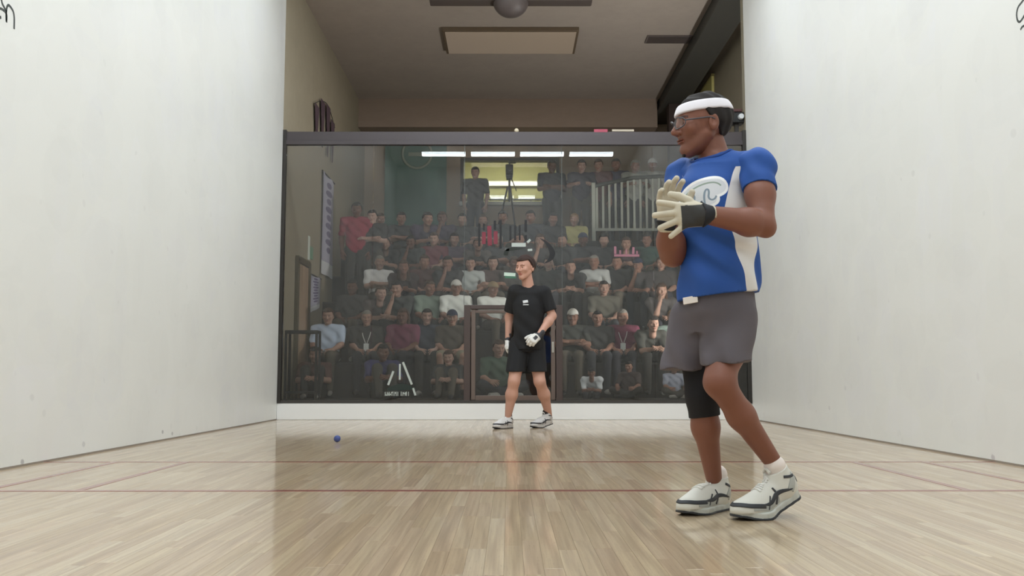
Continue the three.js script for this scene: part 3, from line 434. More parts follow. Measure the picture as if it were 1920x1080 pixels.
function hairField(kind) {                                            // short, crop, long, pony, cap
  const t = kind === 'crop' ? 0.006 : 0.013, cap = grow(cranium, t);
  const line = (x, y, z) => { const front = z > 0.03 ? 0.062 + 0.25 * Math.max(0, Math.abs(x) - 0.03) : lerp(0.062, -0.012, clamp((0.03 - z) / 0.045, 0, 1)), b = z < -0.03 ? lerp(-0.012, -0.085, clamp((-0.03 - z) / 0.05, 0, 1)) : front; return (b - y) * 0.7; };
  const tousle = (x, y, z) => 0.0035 * Math.sin(x * 90 + z * 40) * Math.sin(z * 80 - y * 50);
  let h = both(warp(cap, tousle, 0.005), sd(line, cap.lo, cap.hi), 0.008);
  if (kind === 'long') h = uni(0.02, h, cone([-0.07, 0.03, -0.03], [-0.085, -0.17, -0.03], 0.03, 0.024), cone([0.07, 0.03, -0.03], [0.085, -0.17, -0.03], 0.03, 0.024), cone([0, 0.02, -0.085], [0, -0.2, -0.075], 0.05, 0.045), cone([-0.05, 0.0, -0.07], [-0.06, -0.2, -0.06], 0.04, 0.03), cone([0.05, 0.0, -0.07], [0.06, -0.2, -0.06], 0.04, 0.03));
  if (kind === 'pony') h = uni(0.015, h, cone([0, 0.05, -0.11], [0, 0.03, -0.14], 0.022, 0.03), cone([0, 0.03, -0.14], [0, -0.12, -0.15], 0.03, 0.014));
  return h;
}
function capField() {
  const crown = cut(grow(uni(0.03, ell([0, 0.04, -0.014], [0.079, 0.088, 0.1]), ell([0, 0.03, 0.03], [0.07, 0.07, 0.066])), 0.009), half([0, 0.036, 0], [0, -1, 0.12]));
  const brim = both(ell([0, 0.044, 0.11], [0.074, 0.012, 0.085]), ell([0, 0.0, 0.13], [0.09, 0.05, 0.075]), 0.004);
  return uni(0.006, crown, brim);
}
// Hand in its own frame: wrist at the origin, fingers along +y, palm facing +z, thumb on +x; curl: bend of each finger joint.
function handField(curl = 0.4, spread = 0.1, thumb = 0.6, fat = 0, fan = 0) {
  const fs = [], roots = [[0.032, 0.088, 0.068, 0.0095], [0.011, 0.094, 0.076, 0.0098], [-0.011, 0.09, 0.07, 0.0094], [-0.031, 0.08, 0.055, 0.0083]];
  const palm = uni(0.02, cone([0.02, 0.018, 0], [0.03, 0.085, 0], 0.0135), cone([0.0, 0.012, 0], [0.01, 0.09, 0], 0.015), cone([-0.018, 0.015, 0], [-0.011, 0.086, 0], 0.0145), cone([-0.024, 0.02, 0.002], [-0.03, 0.078, 0], 0.0125), ell([0.026, 0.035, 0.008], [0.02, 0.03, 0.016]), cone([0, -0.045, 0], [0, 0.015, 0], 0.027, 0.026));
  roots.forEach(([x, y, L, r], i) => {
    const c = Array.isArray(curl) ? curl[i] : curl, a = (spread * (1.5 - i)) + fan * i; let p = [x, y - 0.008, 0], bend = c * 0.55;
    for (const [f, k] of [[0.46, 0.55], [0.31, 0.95], [0.25, 0.75]]) {
      const q = [p[0] + Math.sin(a) * Math.cos(bend) * L * f * 1.08, p[1] + Math.cos(a) * Math.cos(bend) * L * f * 1.08, p[2] + Math.sin(bend) * L * f * 1.08];
      fs.push(cone(p, q, r + fat, r * 0.93 + fat)); p = q; bend += c * k * 1.1; r *= 0.93;
    }
  });
  const t1 = [0.03 + 0.03 * thumb, 0.05, 0.012], t2 = [t1[0] + 0.026 * thumb, t1[1] + 0.03, 0.02], t3 = [t2[0] + 0.012 * thumb, t2[1] + 0.026, 0.024];
  const th = uni(0.006, cone([0.014, 0.012, 0.006], t1, 0.016, 0.0125), cone(t1, t2, 0.012 + fat, 0.0108 + fat), cone(t2, t3, 0.0108 + fat, 0.0092 + fat));
  return uni(0.007, uni(0.005, palm, th), uni(0, ...fs));
}
const sub = (a, b) => [a[0] - b[0], a[1] - b[1], a[2] - b[2]], mix3 = (a, b, t) => [lerp(a[0], b[0], t), lerp(a[1], b[1], t), lerp(a[2], b[2], t)], unit = (a) => { const L = Math.hypot(...a) || 1; return a.map((v) => v / L); };
const cross3 = (a, b) => [a[1] * b[2] - a[2] * b[1], a[2] * b[0] - a[0] * b[2], a[0] * b[1] - a[1] * b[0]];
// thumb axis: for a right hand (fingers up, palm to you) the thumb points to your right; for a left hand to your left
function handMatrix(wrist, dir, palm, side, s = 1) {                   // side: 'L' or 'R'
  const Y = unit(dir), d = palm[0] * Y[0] + palm[1] * Y[1] + palm[2] * Y[2], Z = unit(sub(palm, Y.map((v) => v * d))), X = cross3(Y, Z);   // X = Y x Z
  return basis(wrist, side === 'R' ? X : X.map((v) => -v), Y, Z, s);
}
function headMatrix(c, fwd, up = [0, 1, 0], s = 1) { const Z = unit(fwd), X = unit(cross3(up, Z)), Y = cross3(Z, X); return basis(c, X, Y, Z, s); }
function netIn(f, cell, M, color) {                                    // mesh in the field's own frame, then move
  const g = net(f, cell, color); if (M) { if (M.determinant() < 0) { const I = g.index.array; for (let i = 0; i < I.length; i += 3) { const t = I[i]; I[i] = I[i + 1]; I[i + 1] = t; } } g.applyMatrix4(M); } return g;
}
function withColor(g) { if (!g.attributes.color) g.setAttribute('color', new THREE.BufferAttribute(new Float32Array(g.attributes.position.count * 3).fill(1), 3)); return g; }
const limb = (a, b, c, ra, rb, rc) => [cone(a, b, ra, rb), cone(b, c, rb, rc)];

// Shoe in its own frame: toe along +z, heel at z = -0.09, sole on y = 0.
const soleOutline = uni(0.03, cone([0, 0, -0.052], [0.004, 0, 0.1], 0.036, 0.047), cone([0.004, 0, 0.1], [-0.002, 0, 0.16], 0.047, 0.038));
const shoeSole = sd((x, y, z) => { const spring = 0.012 * sstep(0.12, 0.2, z), wave = 0.0015 * Math.sin(z * 160), d2 = soleOutline(x, 0, z) + 0.002 + wave * (y > 0.008 ? 1 : 0), top = y - 0.025 - spring - 0.008 * sstep(-0.02, -0.08, z), bot = spring - y; return -smin(-d2, smin(-top, -bot, 0.004), 0.006); }, [-0.055, 0, -0.1], [0.06, 0.05, 0.21]);
const shoeUpper = cut(uni(0.028, ell([0.001, 0.032, 0.135], [0.044, 0.038, 0.068]), ell([0.002, 0.045, 0.06], [0.041, 0.055, 0.085]), ell([0, 0.052, -0.045], [0.035, 0.062, 0.048]), cone([0, 0.06, -0.022], [0, 0.118, -0.03], 0.041, 0.039)), half([0, 0.022, 0], [0, -1, 0]));
const shoeBody = minus(cut(shoeUpper, half([0, 0.118, -0.03], [0, 1, 0.12])), cone([0, 0.108, -0.03], [0, 0.2, -0.034], 0.031, 0.034), 0.006);
function shoe(parent, M, bend, mats, cell, fancy) {
  const bendAt = (g) => { if (bend) { const a = g.attributes.position, n = g.attributes.normal; for (let i = 0; i < a.count; i++) { const y = a.getY(i), z = a.getZ(i), k = bend * sstep(0.115, 0.03, z), c = Math.cos(k), s = Math.sin(k), dz = z - 0.09; a.setY(i, y * c - dz * s); a.setZ(i, 0.09 + dz * c + y * s); if (n) { const ny = n.getY(i), nz = n.getZ(i); n.setY(i, ny * c - nz * s); n.setZ(i, ny * s + nz * c); } } } g.applyMatrix4(M); return g; };
  const root = add('shoe', bendAt(net(shoeBody, cell)), mats.upper, parent);
  add('sole', bendAt(net(shoeSole, cell)), mats.sole, root);
  add('outsole', bendAt(net(sd((x, y, z) => Math.max(soleOutline(x, 0, z) - 0.0005, y - 0.0075 - 0.012 * sstep(0.12, 0.2, z), 0.012 * sstep(0.12, 0.2, z) - 0.0005 - y), [-0.055, -0.001, -0.1], [0.06, 0.03, 0.21]), cell)), mats.dark, root);
  const sock = add('sock', bendAt(net(cone([0, 0.08, -0.03], [0, 0.128, -0.033], 0.032, 0.036), cell)), mats.sock, root);
  if (fancy) {
    const rb = (p, w, t = 0.0016, s = 18) => bendAt(ribbon(shoeUpper, p, w, t, s)), K = [];
    for (const s of [-1, 1]) {
      K.push(rb([[s * 0.05, 0.05, 0.11], [s * 0.05, 0.05, 0.06], [s * 0.05, 0.062, 0.02], [s * 0.045, 0.05, -0.04]], (t) => 0.004 + 0.012 * Math.sin(t * Math.PI)));
      K.push(rb([[s * 0.05, 0.03, 0.04], [s * 0.05, 0.06, 0.025], [s * 0.045, 0.09, 0.03]], (t) => 0.012 - 0.006 * t)); K.push(rb([[s * 0.05, 0.03, 0.085], [s * 0.05, 0.052, 0.075], [s * 0.045, 0.07, 0.06]], 0.006));
      K.push(rb([[s * 0.05, 0.1, -0.02], [s * 0.045, 0.09, -0.05], [s * 0.03, 0.085, -0.075]], 0.009));
    }
    K.push(rb([[-0.055, 0.045, 0.1], [-0.042, 0.05, 0.165], [0, 0.052, 0.2], [0.042, 0.05, 0.165], [0.055, 0.045, 0.1]], 0.014, 0.002, 30)); K.push(rb([[-0.03, 0.06, -0.09], [0, 0.07, -0.1], [0.03, 0.06, -0.09]], 0.014));
    add('stripe', mergeGeometries(K), mats.dark, root);
    add('overlay', mergeGeometries([-1, 1].flatMap((s) => [rb([[s * 0.05, 0.042, 0.15], [s * 0.055, 0.04, 0.09], [s * 0.055, 0.038, 0.02]], 0.02, 0.0009), rb([[s * 0.04, 0.05, -0.03], [s * 0.045, 0.07, -0.055], [s * 0.03, 0.09, -0.075]], 0.03, 0.0009)])), mats.grey ?? mats.sole, root);
    const la = []; for (let i = 0; i < 6; i++) { const z = 0.1 - i * 0.016, y = 0.085 + i * 0.008; la.push(rb([[-0.02, y, z], [0, y + 0.02, z + 0.004], [0.02, y, z - 0.006]], 0.006, 0.003, 8)); la.push(rb([[0.02, y, z], [0, y + 0.02, z + 0.004], [-0.02, y, z - 0.006]], 0.006, 0.003, 8)); }
    add('laces', mergeGeometries(la), mats.lace, root);
  }
  return root;
}

{ // ---------------------------------------------------------------- the player in blue, nearest to the camera
  const p = thing('person', 'player in blue and white jersey and grey shorts adjusting white gloves', 'person', [0.86, 0, -3.78]);
  const skin = std(0x80503e, 0.5, { vertexColors: true }), F = [-0.68, 0, 0.733], turn = Math.atan2(-0.68, 0.733);   // which way the chest points
  const T = -turn;                                                     // loft() turn so that its w axis is F
  const lsh = [0.118, 1.372, 0.125], rsh = [-0.13, 1.385, -0.115], lel = [0.108, 1.122, 0.235], lwr = [-0.13, 1.148, 0.31], rel = [-0.206, 1.035, 0.05], rwr = [-0.246, 1.135, 0.16];
  const hd = [-0.067, 1.572, 0.005], hm = headMatrix(hd, [-0.985, -0.03, 0.16], [0, 1, 0], 1.09);
  const lhip = [0.02, 0.77, 0.055], rhip = [-0.085, 0.77, -0.06], lkn = [-0.058, 0.525, 0.17], rkn = [-0.082, 0.47, -0.035], lan = [0.2, 0.185, 0.014], ran = [-0.022, 0.135, -0.133];
  // body: one skin surface; head and neck meshed finer
  const torso = loft([[0.72, 0.11, 0.092], [0.85, 0.128, 0.1], [1.0, 0.135, 0.104], [1.2, 0.165, 0.115], [1.33, 0.165, 0.1], [1.4, 0.11, 0.075], [1.44, 0.06, 0.06]], T);
  const body = uni(0.035, torso, uni(0.012, uni(0.03, ...limb(lsh, mix3(lsh, lel, 0.5), lel, 0.056, 0.054, 0.042), cone(lel, [0.122, 1.104, 0.236], 0.036, 0.029)), uni(0.03, cone(lel, mix3(lel, lwr, 0.25), 0.042, 0.05), cone(mix3(lel, lwr, 0.25), lwr, 0.05, 0.034))), ...limb(rsh, mix3(rsh, rel, 0.5), rel, 0.062, 0.056, 0.046), cone(rel, mix3(rel, rwr, 0.4), 0.047, 0.05), cone(mix3(rel, rwr, 0.4), rwr, 0.05, 0.034),
    ...limb(lhip, mix3(lhip, lkn, 0.5), lkn, 0.076, 0.072, 0.056), cone(lkn, [0.038, 0.395, 0.108], 0.053, 0.05), cone([0.038, 0.395, 0.108], lan, 0.05, 0.032), ...limb(rhip, mix3(rhip, rkn, 0.5), rkn, 0.09, 0.075, 0.056), cone(rkn, [-0.066, 0.345, -0.062], 0.054, 0.052), cone([-0.066, 0.345, -0.062], ran, 0.052, 0.033),
    cone([0, 1.36, -0.015], [-0.035, 1.5, -0.008], 0.07, 0.058));
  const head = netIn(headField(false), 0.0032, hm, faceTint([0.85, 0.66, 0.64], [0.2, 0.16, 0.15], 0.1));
  add('body', mergeGeometries([withColor(net(body, 0.008)), head]), skin, p);
  const hair = std(0x1d1715, 0.85), hf = hairField('crop'); add('hair', mergeGeometries([netIn(hf, 0.004, hm), netIn(both(ell([0, -0.112, 0.078], [0.014, 0.014, 0.008]), ell([0, -0.112, 0.082], [0.014, 0.014, 0.01]), 0.003), 0.002, hm)]), hair, p);
  // headband: a soft ring round the forehead
  const band = both(grow(cranium, 0.011), sd((x, y, z) => Math.abs(y - 0.063 + z * 0.10) - 0.0205, [-0.1, 0, -0.13], [0.1, 0.12, 0.13]), 0.008); band.lo = [-0.1, 0.02, -0.13]; band.hi = [0.1, 0.12, 0.13];
  add('headband', netIn(band, 0.004, hm), std(0xeeeaf0, 0.9, { bumpMap: weaveTex, bumpScale: 0.001 }), p);
  // goggles
  { const g = new THREE.Group(); g.name = 'goggles'; p.add(g); const at = (a) => V(...a).applyMatrix4(hm).toArray(), fr = std(0x4a4a50, 0.4), rim = (s) => { const q = []; for (let i = 0; i < 14; i++) { const a = i / 14 * Math.PI * 2; q.push(at([s * (0.034 + 0.028 * Math.cos(a)), -0.004 + 0.021 * Math.sin(a), 0.115 - 0.012 * Math.abs(Math.cos(a)) * (Math.cos(a) > 0 ? 2 : 0.3)])); } return tube(q, 0.0026, 40, 6, true); };
    add('frame', mergeGeometries([rim(1), rim(-1), tube([[0.008, 0.002, 0.116], [0, 0.005, 0.12], [-0.008, 0.002, 0.116]].map(at), 0.003, 8, 6)]), fr, g);
    for (const s of [1, -1]) { add('temple', tube([[s * 0.062, 0.002, 0.092], [s * 0.077, 0.004, 0.05], [s * 0.083, 0.008, 0.0], [s * 0.083, 0.0, -0.02]].map(at), 0.003, 20, 6), fr, g);
      const L = new THREE.CircleGeometry(0.024, 24); L.scale(1.1, 0.85, 1); L.rotateY(s * 0.35); L.translate(s * 0.035, -0.004, 0.109); L.applyMatrix4(hm); add('lens', L, new THREE.MeshPhysicalMaterial({ color: 0xffffff, transmission: 1, roughness: 0.05, thickness: 0, side: THREE.DoubleSide }), g); } }
  // jersey
  const fold = (x, y, z) => 0.008 * Math.sin(y * 38 + x * 30 + 2 * Math.sin(y * 9 + z * 20)) * sstep(1.3, 1.0, y) + 0.004 * Math.sin((x * 0.73 + z * 0.68) * 55 + y * 12) * sstep(1.05, 0.85, y);
  const jt = uni(0.05, loft([[0.835, 0.182, 0.152, 0.0, -0.004], [0.93, 0.178, 0.148], [1.05, 0.176, 0.144], [1.2, 0.192, 0.146], [1.31, 0.19, 0.132], [1.39, 0.14, 0.1], [1.425, 0.085, 0.078], [1.44, 0.07, 0.07]], T, -0.012, 0.002), cone(lsh, mix3(lsh, rsh, 0.25), 0.066, 0.07), cone(rsh, mix3(lsh, rsh, 0.75), 0.066, 0.07));
  const hem = half([0, 0.868, 0], [0.12, -1, 0.02]);
  const jersey = minus(hollow(cut(warp(jt, fold, 0.01), hem), 0.02, (x, y) => y - 0.93), cone([-0.03, 1.41, 0.0], [-0.05, 1.6, 0.0], 0.066, 0.085), 0.01);
  const print = canvasTex(2048, 1024, (c, w, h) => {                   // unrolled: chest in the middle, his left side to the right
    const X = (deg) => w / 2 + deg / 360 * w, Y = (m) => h - (m - 0.8) / 0.7 * h; c.fillStyle = '#22509c'; c.fillRect(0, 0, w, h);
    for (const s of [1, -1]) { c.fillStyle = '#e9e6e4'; c.beginPath(); c.moveTo(X(s * 60), Y(1.37)); c.quadraticCurveTo(X(s * 46), Y(1.29), X(s * 39), Y(1.2)); c.lineTo(X(s * 84), Y(0.8)); c.lineTo(X(s * 96), Y(0.8)); c.quadraticCurveTo(X(s * 106), Y(1.0), X(s * 118), Y(1.35)); c.fill(); }
    c.save(); c.translate(X(-6), Y(1.228)); c.scale(1.33, 1); c.rotate(-0.36); c.scale(1.04, 0.96);
    c.fillStyle = '#e6e9ee'; c.beginPath(); c.moveTo(-265, 60); c.quadraticCurveTo(-150, -62, 60, -92); c.quadraticCurveTo(215, -105, 225, -20); c.quadraticCurveTo(225, 30, 150, 32); c.quadraticCurveTo(150, 78, 90, 74); c.quadraticCurveTo(10, 92, -120, 88); c.quadraticCurveTo(-200, 92, -265, 60); c.fill();
    c.strokeStyle = '#ffffff'; c.lineWidth = 16; c.stroke(); c.strokeStyle = '#9fb0a4'; c.lineWidth = 9; c.beginPath(); c.moveTo(-205, 48); c.quadraticCurveTo(-60, -45, 70, -62); c.quadraticCurveTo(170, -72, 188, -22); c.stroke();
    c.strokeStyle = '#8f9fae'; c.lineWidth = 10; c.lineCap = 'round'; for (const [x, k] of [[-150, 0], [-70, 1], [0, 0], [75, 1]]) { c.beginPath(); c.moveTo(x, 50); c.bezierCurveTo(x + 20, -40 - 12 * k, x + 60, -40, x + 34, 8); c.bezierCurveTo(x + 18, 40, x + 50, 55, x + 66, 30); c.stroke(); }
    c.restore();
  });
  const cyl = (g) => {
    const n = g.toNonIndexed(), a = n.attributes.position, u = n.attributes.uv; for (let i = 0; i < a.count; i += 3) { const q = []; for (let k = 0; k < 3; k++) { const x = a.getX(i + k) + 0.012, z = a.getZ(i + k); q.push(Math.atan2(x * 0.733 + z * 0.68, x * -0.68 + z * 0.733) / (2 * Math.PI) + 0.5); u.setY(i + k, (a.getY(i + k) - 0.8) / 0.7); } if (Math.max(...q) - Math.min(...q) > 0.5) for (let k = 0; k < 3; k++) if (q[k] < 0.5) q[k] += 1; q.forEach((v, k) => u.setX(i + k, v)); } return n; };
  print.wrapS = THREE.RepeatWrapping;
  const cloth = { roughness: 0.75, sheen: 0.08, sheenRoughness: 0.6, sheenColor: new THREE.Color(0x6688cc) }, blue = std(0x22509c, 0.75, cloth);
  const jm = add('jersey', cyl(net(jersey, 0.0065)), new THREE.MeshPhysicalMaterial({ map: print, ...cloth }), p);
  for (const [s, e, t] of [[lsh, lel, 0.40], [rsh, rel, 0.40]]) {
    const end = mix3(s, e, t), ax = unit(sub(e, s)), sl = uni(0.03, cone(mix3(s, [0, 1.36, 0], 0.3), s, 0.064, 0.068), cone(s, mix3(s, e, t + 0.25), 0.068, 0.065));
    add('sleeve', net(hollow(cut(warp(sl, (x, y, z) => 0.004 * Math.sin(y * 60 + x * 40) * Math.sin(z * 45 + x * 20), 0.006), half(end, ax)), 0.014, (x, y, z) => half(mix3(s, e, t - 0.16), ax.map((v) => -v))(x, y, z)), 0.0062), blue, jm);
  }
  { const ring = []; for (let i = 0; i < 20; i++) { const a = i / 20 * Math.PI * 2, f = Math.cos(a), l = Math.sin(a), y = 1.437 - 0.022 * f; ring.push(onto(jersey, [-0.028 + 0.085 * (f * -0.8 + l * 0.6), y, 0.085 * (f * 0.6 + l * 0.8)])[0]); } add('collar', tube(ring, 0.0065, 80, 8, true), std(0x1b4288, 0.8), jm); }
  // shorts
  const sf = (x, y, z) => 0.005 * Math.sin((x + z * 0.6) * 48 + 3 * Math.sin(y * 10)) * sstep(0.8, 0.62, y);
  const lleg = [-0.02, 0.6, 0.115], rleg = [-0.148, 0.572, -0.05];
  const lsf = cut(uni(0.05, cone([0.012, 0.77, 0.055], lleg, 0.108, 0.1)), half([lleg[0], 0.598, lleg[2]], [0.08, -1, 0])), rsf = cut(cone(rhip, rleg, 0.122, 0.098), half([rleg[0], 0.572, rleg[2]], [-0.05, -1, 0]));
  const pelvis = loft([[0.72, 0.14, 0.125], [0.8, 0.162, 0.135], [0.88, 0.156, 0.128], [0.95, 0.145, 0.12]], T, -0.012, 0.002);
  const hol = (f, t) => hollow(warp(f, sf, 0.008), 0.018, (x, y) => y - t);
  const sh = add('shorts', net(uni(0.03, pelvis, uni(0.006, hol(lsf, 0.66), hol(rsf, 0.63))), 0.0065), std(0x5f595e, 0.85), p);
  add('hem_tag', new RoundedBoxGeometry(0.066, 0.028, 0.006, 2, 0.0025).applyMatrix4(new THREE.Matrix4().makeRotationFromEuler(new THREE.Euler(0, -0.75, 0.1))).translate(-0.15, 0.845, 0.103), std(0xeee6e0, 0.7), sh);
  // knee sleeve on the far leg
  const ks = both(grow(uni(0.03, cone(mix3(rhip, rkn, 0.55), rkn, 0.073, 0.058), cone(rkn, [-0.066, 0.345, -0.062], 0.056, 0.057)), 0.0065), sd((x, y, z) => Math.max(0.385 - y + 0.12 * (x + 0.07), y - 0.605), [-1, 0, -1], [1, 1, 1]), 0.004); ks.lo[1] = 0.36;
  add('knee_sleeve', net(ks, 0.006), std(0x15151a, 0.85, { bumpMap: weaveTex, bumpScale: 0.0006 }), p);
  // gloves: fingers spread, dark strap over the back of the hand
  const leather = std(0xcbc2ae, 0.7, { vertexColors: true }), strap = std(0x1b1c22, 0.75);
  const glove = (M, f0, label) => {
    const f = cut(f0, half([0, -0.031, 0], [0, -1, 0]));
    const g = add('glove', netIn(f, 0.003, M, (x, y, z) => y > 0.0 && y < 0.085 && z < -0.003 && x < 0.032 ? [0.055, 0.058, 0.07] : y < -0.028 ? [0.95, 0.9, 0.84] : [1, 1, 1]), leather, p); g.userData.label = label;
    const st = ribbon(f, Array.from({ length: 13 }, (_, i) => [0.06 * Math.cos(i / 12 * 6.0), -0.012, 0.06 * Math.sin(i / 12 * 6.0)]), 0.032, 0.003, 40); if (M.determinant() < 0) { const I = st.index.array; for (let i = 0; i < I.length; i += 3) { const t = I[i]; I[i] = I[i + 1]; I[i + 1] = t; } } add('strap', st.applyMatrix4(M), strap, g);
  };
  const LM = handMatrix([-0.128, 1.148, 0.312], [-0.995, -0.06, 0.05], [0.05, 0.0, -1], 'L', 1.12);
  glove(LM, handField([0.12, 0.1, 0.12, 0.1], 0.16, 0.7, 0.0022, -0.13), 'white left glove with black back, fingers spread');
  const RM = handMatrix([-0.247, 1.14, 0.165], [-0.02, 0.96, 0.28], [0.35, -0.25, 0.9], 'R', 1.1);
  glove(RM, handField([0.35, 0.4, 0.45, 0.5], 0.12, 0.8, 0.0022), 'white right glove behind the left one, fingers up');
  // shoes
  const sm = { grey: std(0xaeb0ab, 0.5), upper: std(0xdad8cf, 0.6), sole: std(0xc3c4bc, 0.7), sock: std(0xeadfd8, 0.9), dark: std(0x33363b, 0.55), lace: std(0xe8e6e0, 0.8) };
  const flat = (toe, heel, s) => { const Z = unit(sub(toe, heel)), X = cross3([0, 1, 0], Z); return basis(mix3(heel, toe, 0.3), X, [0, 1, 0], Z, s); };
  shoe(p, flat([-0.17, 0, 0.0], [0.035, 0, -0.195], 1.12), 0, sm, 0.0035, true);
  shoe(p, flat([-0.015, 0, 0.13], [0.3, 0, -0.03], 1.2), 0.36, sm, 0.0035, true);
}
{ // ---------------------------------------------------------------- the player in black at the back of the court
  const p = thing('person', 'player in black shirt and black shorts walking before the glass wall', 'person', [0.15, 0, -10.25]);
  const skin = std(0xc49582, 0.55, { vertexColors: true }), T = 0.5;
  const lsh = [0.225, 1.46, 0.03], rsh = [-0.085, 1.47, 0.05], lel = [0.315, 1.205, 0.04], lwr = [0.17, 1.0, 0.2], rel = [-0.15, 1.2, -0.06], rwr = [-0.165, 0.97, -0.02];
  const hm = headMatrix([0.025, 1.73, 0.075], [-0.62, -0.06, 0.78], [0, 1, 0], 1.1);
  const lhip = [0.125, 0.9, 0], rhip = [-0.035, 0.9, 0.02], lkn = [0.175, 0.5, 0.09], rkn = [-0.1, 0.5, 0.14], lan = [0.285, 0.125, -0.14], ran = [-0.165, 0.12, 0.06];
  const body = uni(0.035, loft([[0.85, 0.13, 0.1], [1.05, 0.13, 0.1], [1.3, 0.16, 0.11], [1.42, 0.15, 0.09], [1.5, 0.06, 0.06]], T, 0.06, 0.03), ...limb(lsh, mix3(lsh, lel, 0.5), lel, 0.06, 0.052, 0.042), cone(lel, mix3(lel, lwr, 0.3), 0.043, 0.046), cone(mix3(lel, lwr, 0.3), lwr, 0.046, 0.03), ...limb(rsh, mix3(rsh, rel, 0.5), rel, 0.06, 0.05, 0.042), cone(rel, rwr, 0.045, 0.03),
    ...limb(lhip, mix3(lhip, lkn, 0.5), lkn, 0.095, 0.08, 0.06), cone(lkn, [0.225, 0.36, 0.0], 0.056, 0.062), cone([0.225, 0.36, 0.0], lan, 0.062, 0.034), ...limb(rhip, mix3(rhip, rkn, 0.5), rkn, 0.095, 0.08, 0.06), cone(rkn, [-0.125, 0.36, 0.1], 0.056, 0.062), cone([-0.125, 0.36, 0.1], ran, 0.062, 0.034), cone([0.065, 1.46, 0.03], [0.035, 1.66, 0.055], 0.068, 0.058));
  add('body', mergeGeometries([withColor(net(body, 0.01)), netIn(headField(false), 0.004, hm, faceTint([0.85, 0.55, 0.55], [0.35, 0.25, 0.2]))]), skin, p);
  add('hair', netIn(hairField('short'), 0.005, hm), std(0x33211c, 0.85), p);
  const black = std(0x18181b, 0.85, { sheen: 0.15, sheenRoughness: 0.7 });
  const fold = (x, y, z) => 0.005 * Math.sin(y * 34 + x * 30 + z * 12) * sstep(1.45, 1.1, y);
  const st = uni(0.05, loft([[0.82, 0.17, 0.14], [0.95, 0.172, 0.145], [1.15, 0.172, 0.145], [1.32, 0.178, 0.138], [1.45, 0.15, 0.105], [1.5, 0.08, 0.075], [1.53, 0.066, 0.066]], T, 0.06, 0.03), cone(lsh, mix3(lsh, rsh, 0.3), 0.072), cone(rsh, mix3(lsh, rsh, 0.7), 0.072));
  const slv = (s, e, t) => cut(cone(s, mix3(s, e, t + 0.2), 0.082, 0.074), half(mix3(s, e, t), sub(e, s)));
  const shirt = add('shirt', net(minus(uni(0.02, hollow(cut(warp(st, fold, 0.01), half([0, 0.84, 0], [0, -1, 0])), 0.016, (x, y) => y - 0.9), slv(lsh, lel, 0.78), slv(rsh, rel, 0.78)), cone([0.05, 1.5, 0.04], [0.03, 1.7, 0.06], 0.064, 0.08), 0.01), 0.0085), black, p);
  { const s = ribbon(st, [[-0.02, 1.385, 0.3], [0.02, 1.39, 0.3], [0.075, 1.398, 0.3]], 0.03, 0.002, 10), q = ribbon(st, [[-0.02, 1.345, 0.3], [0.08, 1.352, 0.3]], 0.01, 0.002, 8); add('chest_logo', mergeGeometries([s, q]), std(0xd9dadc, 0.6), shirt); }
  const lb = [0.15, 0.6, 0.065], rb = [-0.085, 0.6, 0.1];
  const leg = (h, b) => hollow(cut(cone(h, b, 0.115, 0.105), half([0, 0.603, 0], [0, -1, 0])), 0.016, (x, y) => y - 0.67);
  add('shorts', net(uni(0.02, loft([[0.82, 0.16, 0.13], [0.92, 0.16, 0.13], [1.0, 0.15, 0.12]], T, 0.05, 0.02), leg(lhip, lb), leg(rhip, rb)), 0.0085), black, p);
  const leather = std(0xdcd9d4, 0.7, { vertexColors: true });
  const glove = (M, f, label) => { const g = add('glove', netIn(f, 0.004, M, (x, y, z) => (y < 0.02 || (z < -0.006 && y > 0.03 && y < 0.07 && Math.abs(x) < 0.016)) ? [0.05, 0.05, 0.06] : [1, 1, 1]), leather, p); g.userData.label = label; };
  glove(handMatrix([0.165, 0.99, 0.205], [-0.72, -0.6, 0.35], [-0.3, -0.5, -0.8], 'L', 1.15), handField(1.1, 0.05, 0.5, 0.003), 'white and black left glove, hand loosely closed');
  glove(handMatrix([-0.165, 0.96, -0.02], [-0.15, -0.97, 0.1], [0.95, -0.1, 0.2], 'R', 1.1), handField(0.7, 0.06, 0.5, 0.003), 'white right glove hanging beside the hip');
  const sm = { upper: std(0xd3d0cf, 0.6), sole: std(0xb9b2ac, 0.7), sock: std(0x2b2426, 0.9), dark: std(0x2a282d, 0.55), lace: std(0xe0dedb, 0.8) };
  const flat = (toe, heel, s) => { const Z = unit(sub(toe, heel)), X = cross3([0, 1, 0], Z); return basis(mix3(heel, toe, 0.3), X, [0, 1, 0], Z, s); };
  shoe(p, flat([-0.31, 0, 0.24], [-0.125, 0, 0.0], 1.08), 0, sm, 0.005, true);
  shoe(p, flat([0.07, 0, 0.05], [0.325, 0, -0.17], 1.1), 0.2, sm, 0.005, true);
}
{ // the ball
  const b = tag(add('handball', new THREE.SphereGeometry(0.0285, 32, 20), std(0x3b4a86, 0.5)), 'small blue rubber ball lying on the court floor', 'ball'); b.position.set(-1.45, 0.0285, -8.02);
  const seam = add('seam', new THREE.TorusGeometry(0.0285, 0.0008, 6, 48), std(0x2c3865, 0.6), b); seam.rotation.set(0.6, 0.4, 0);
}

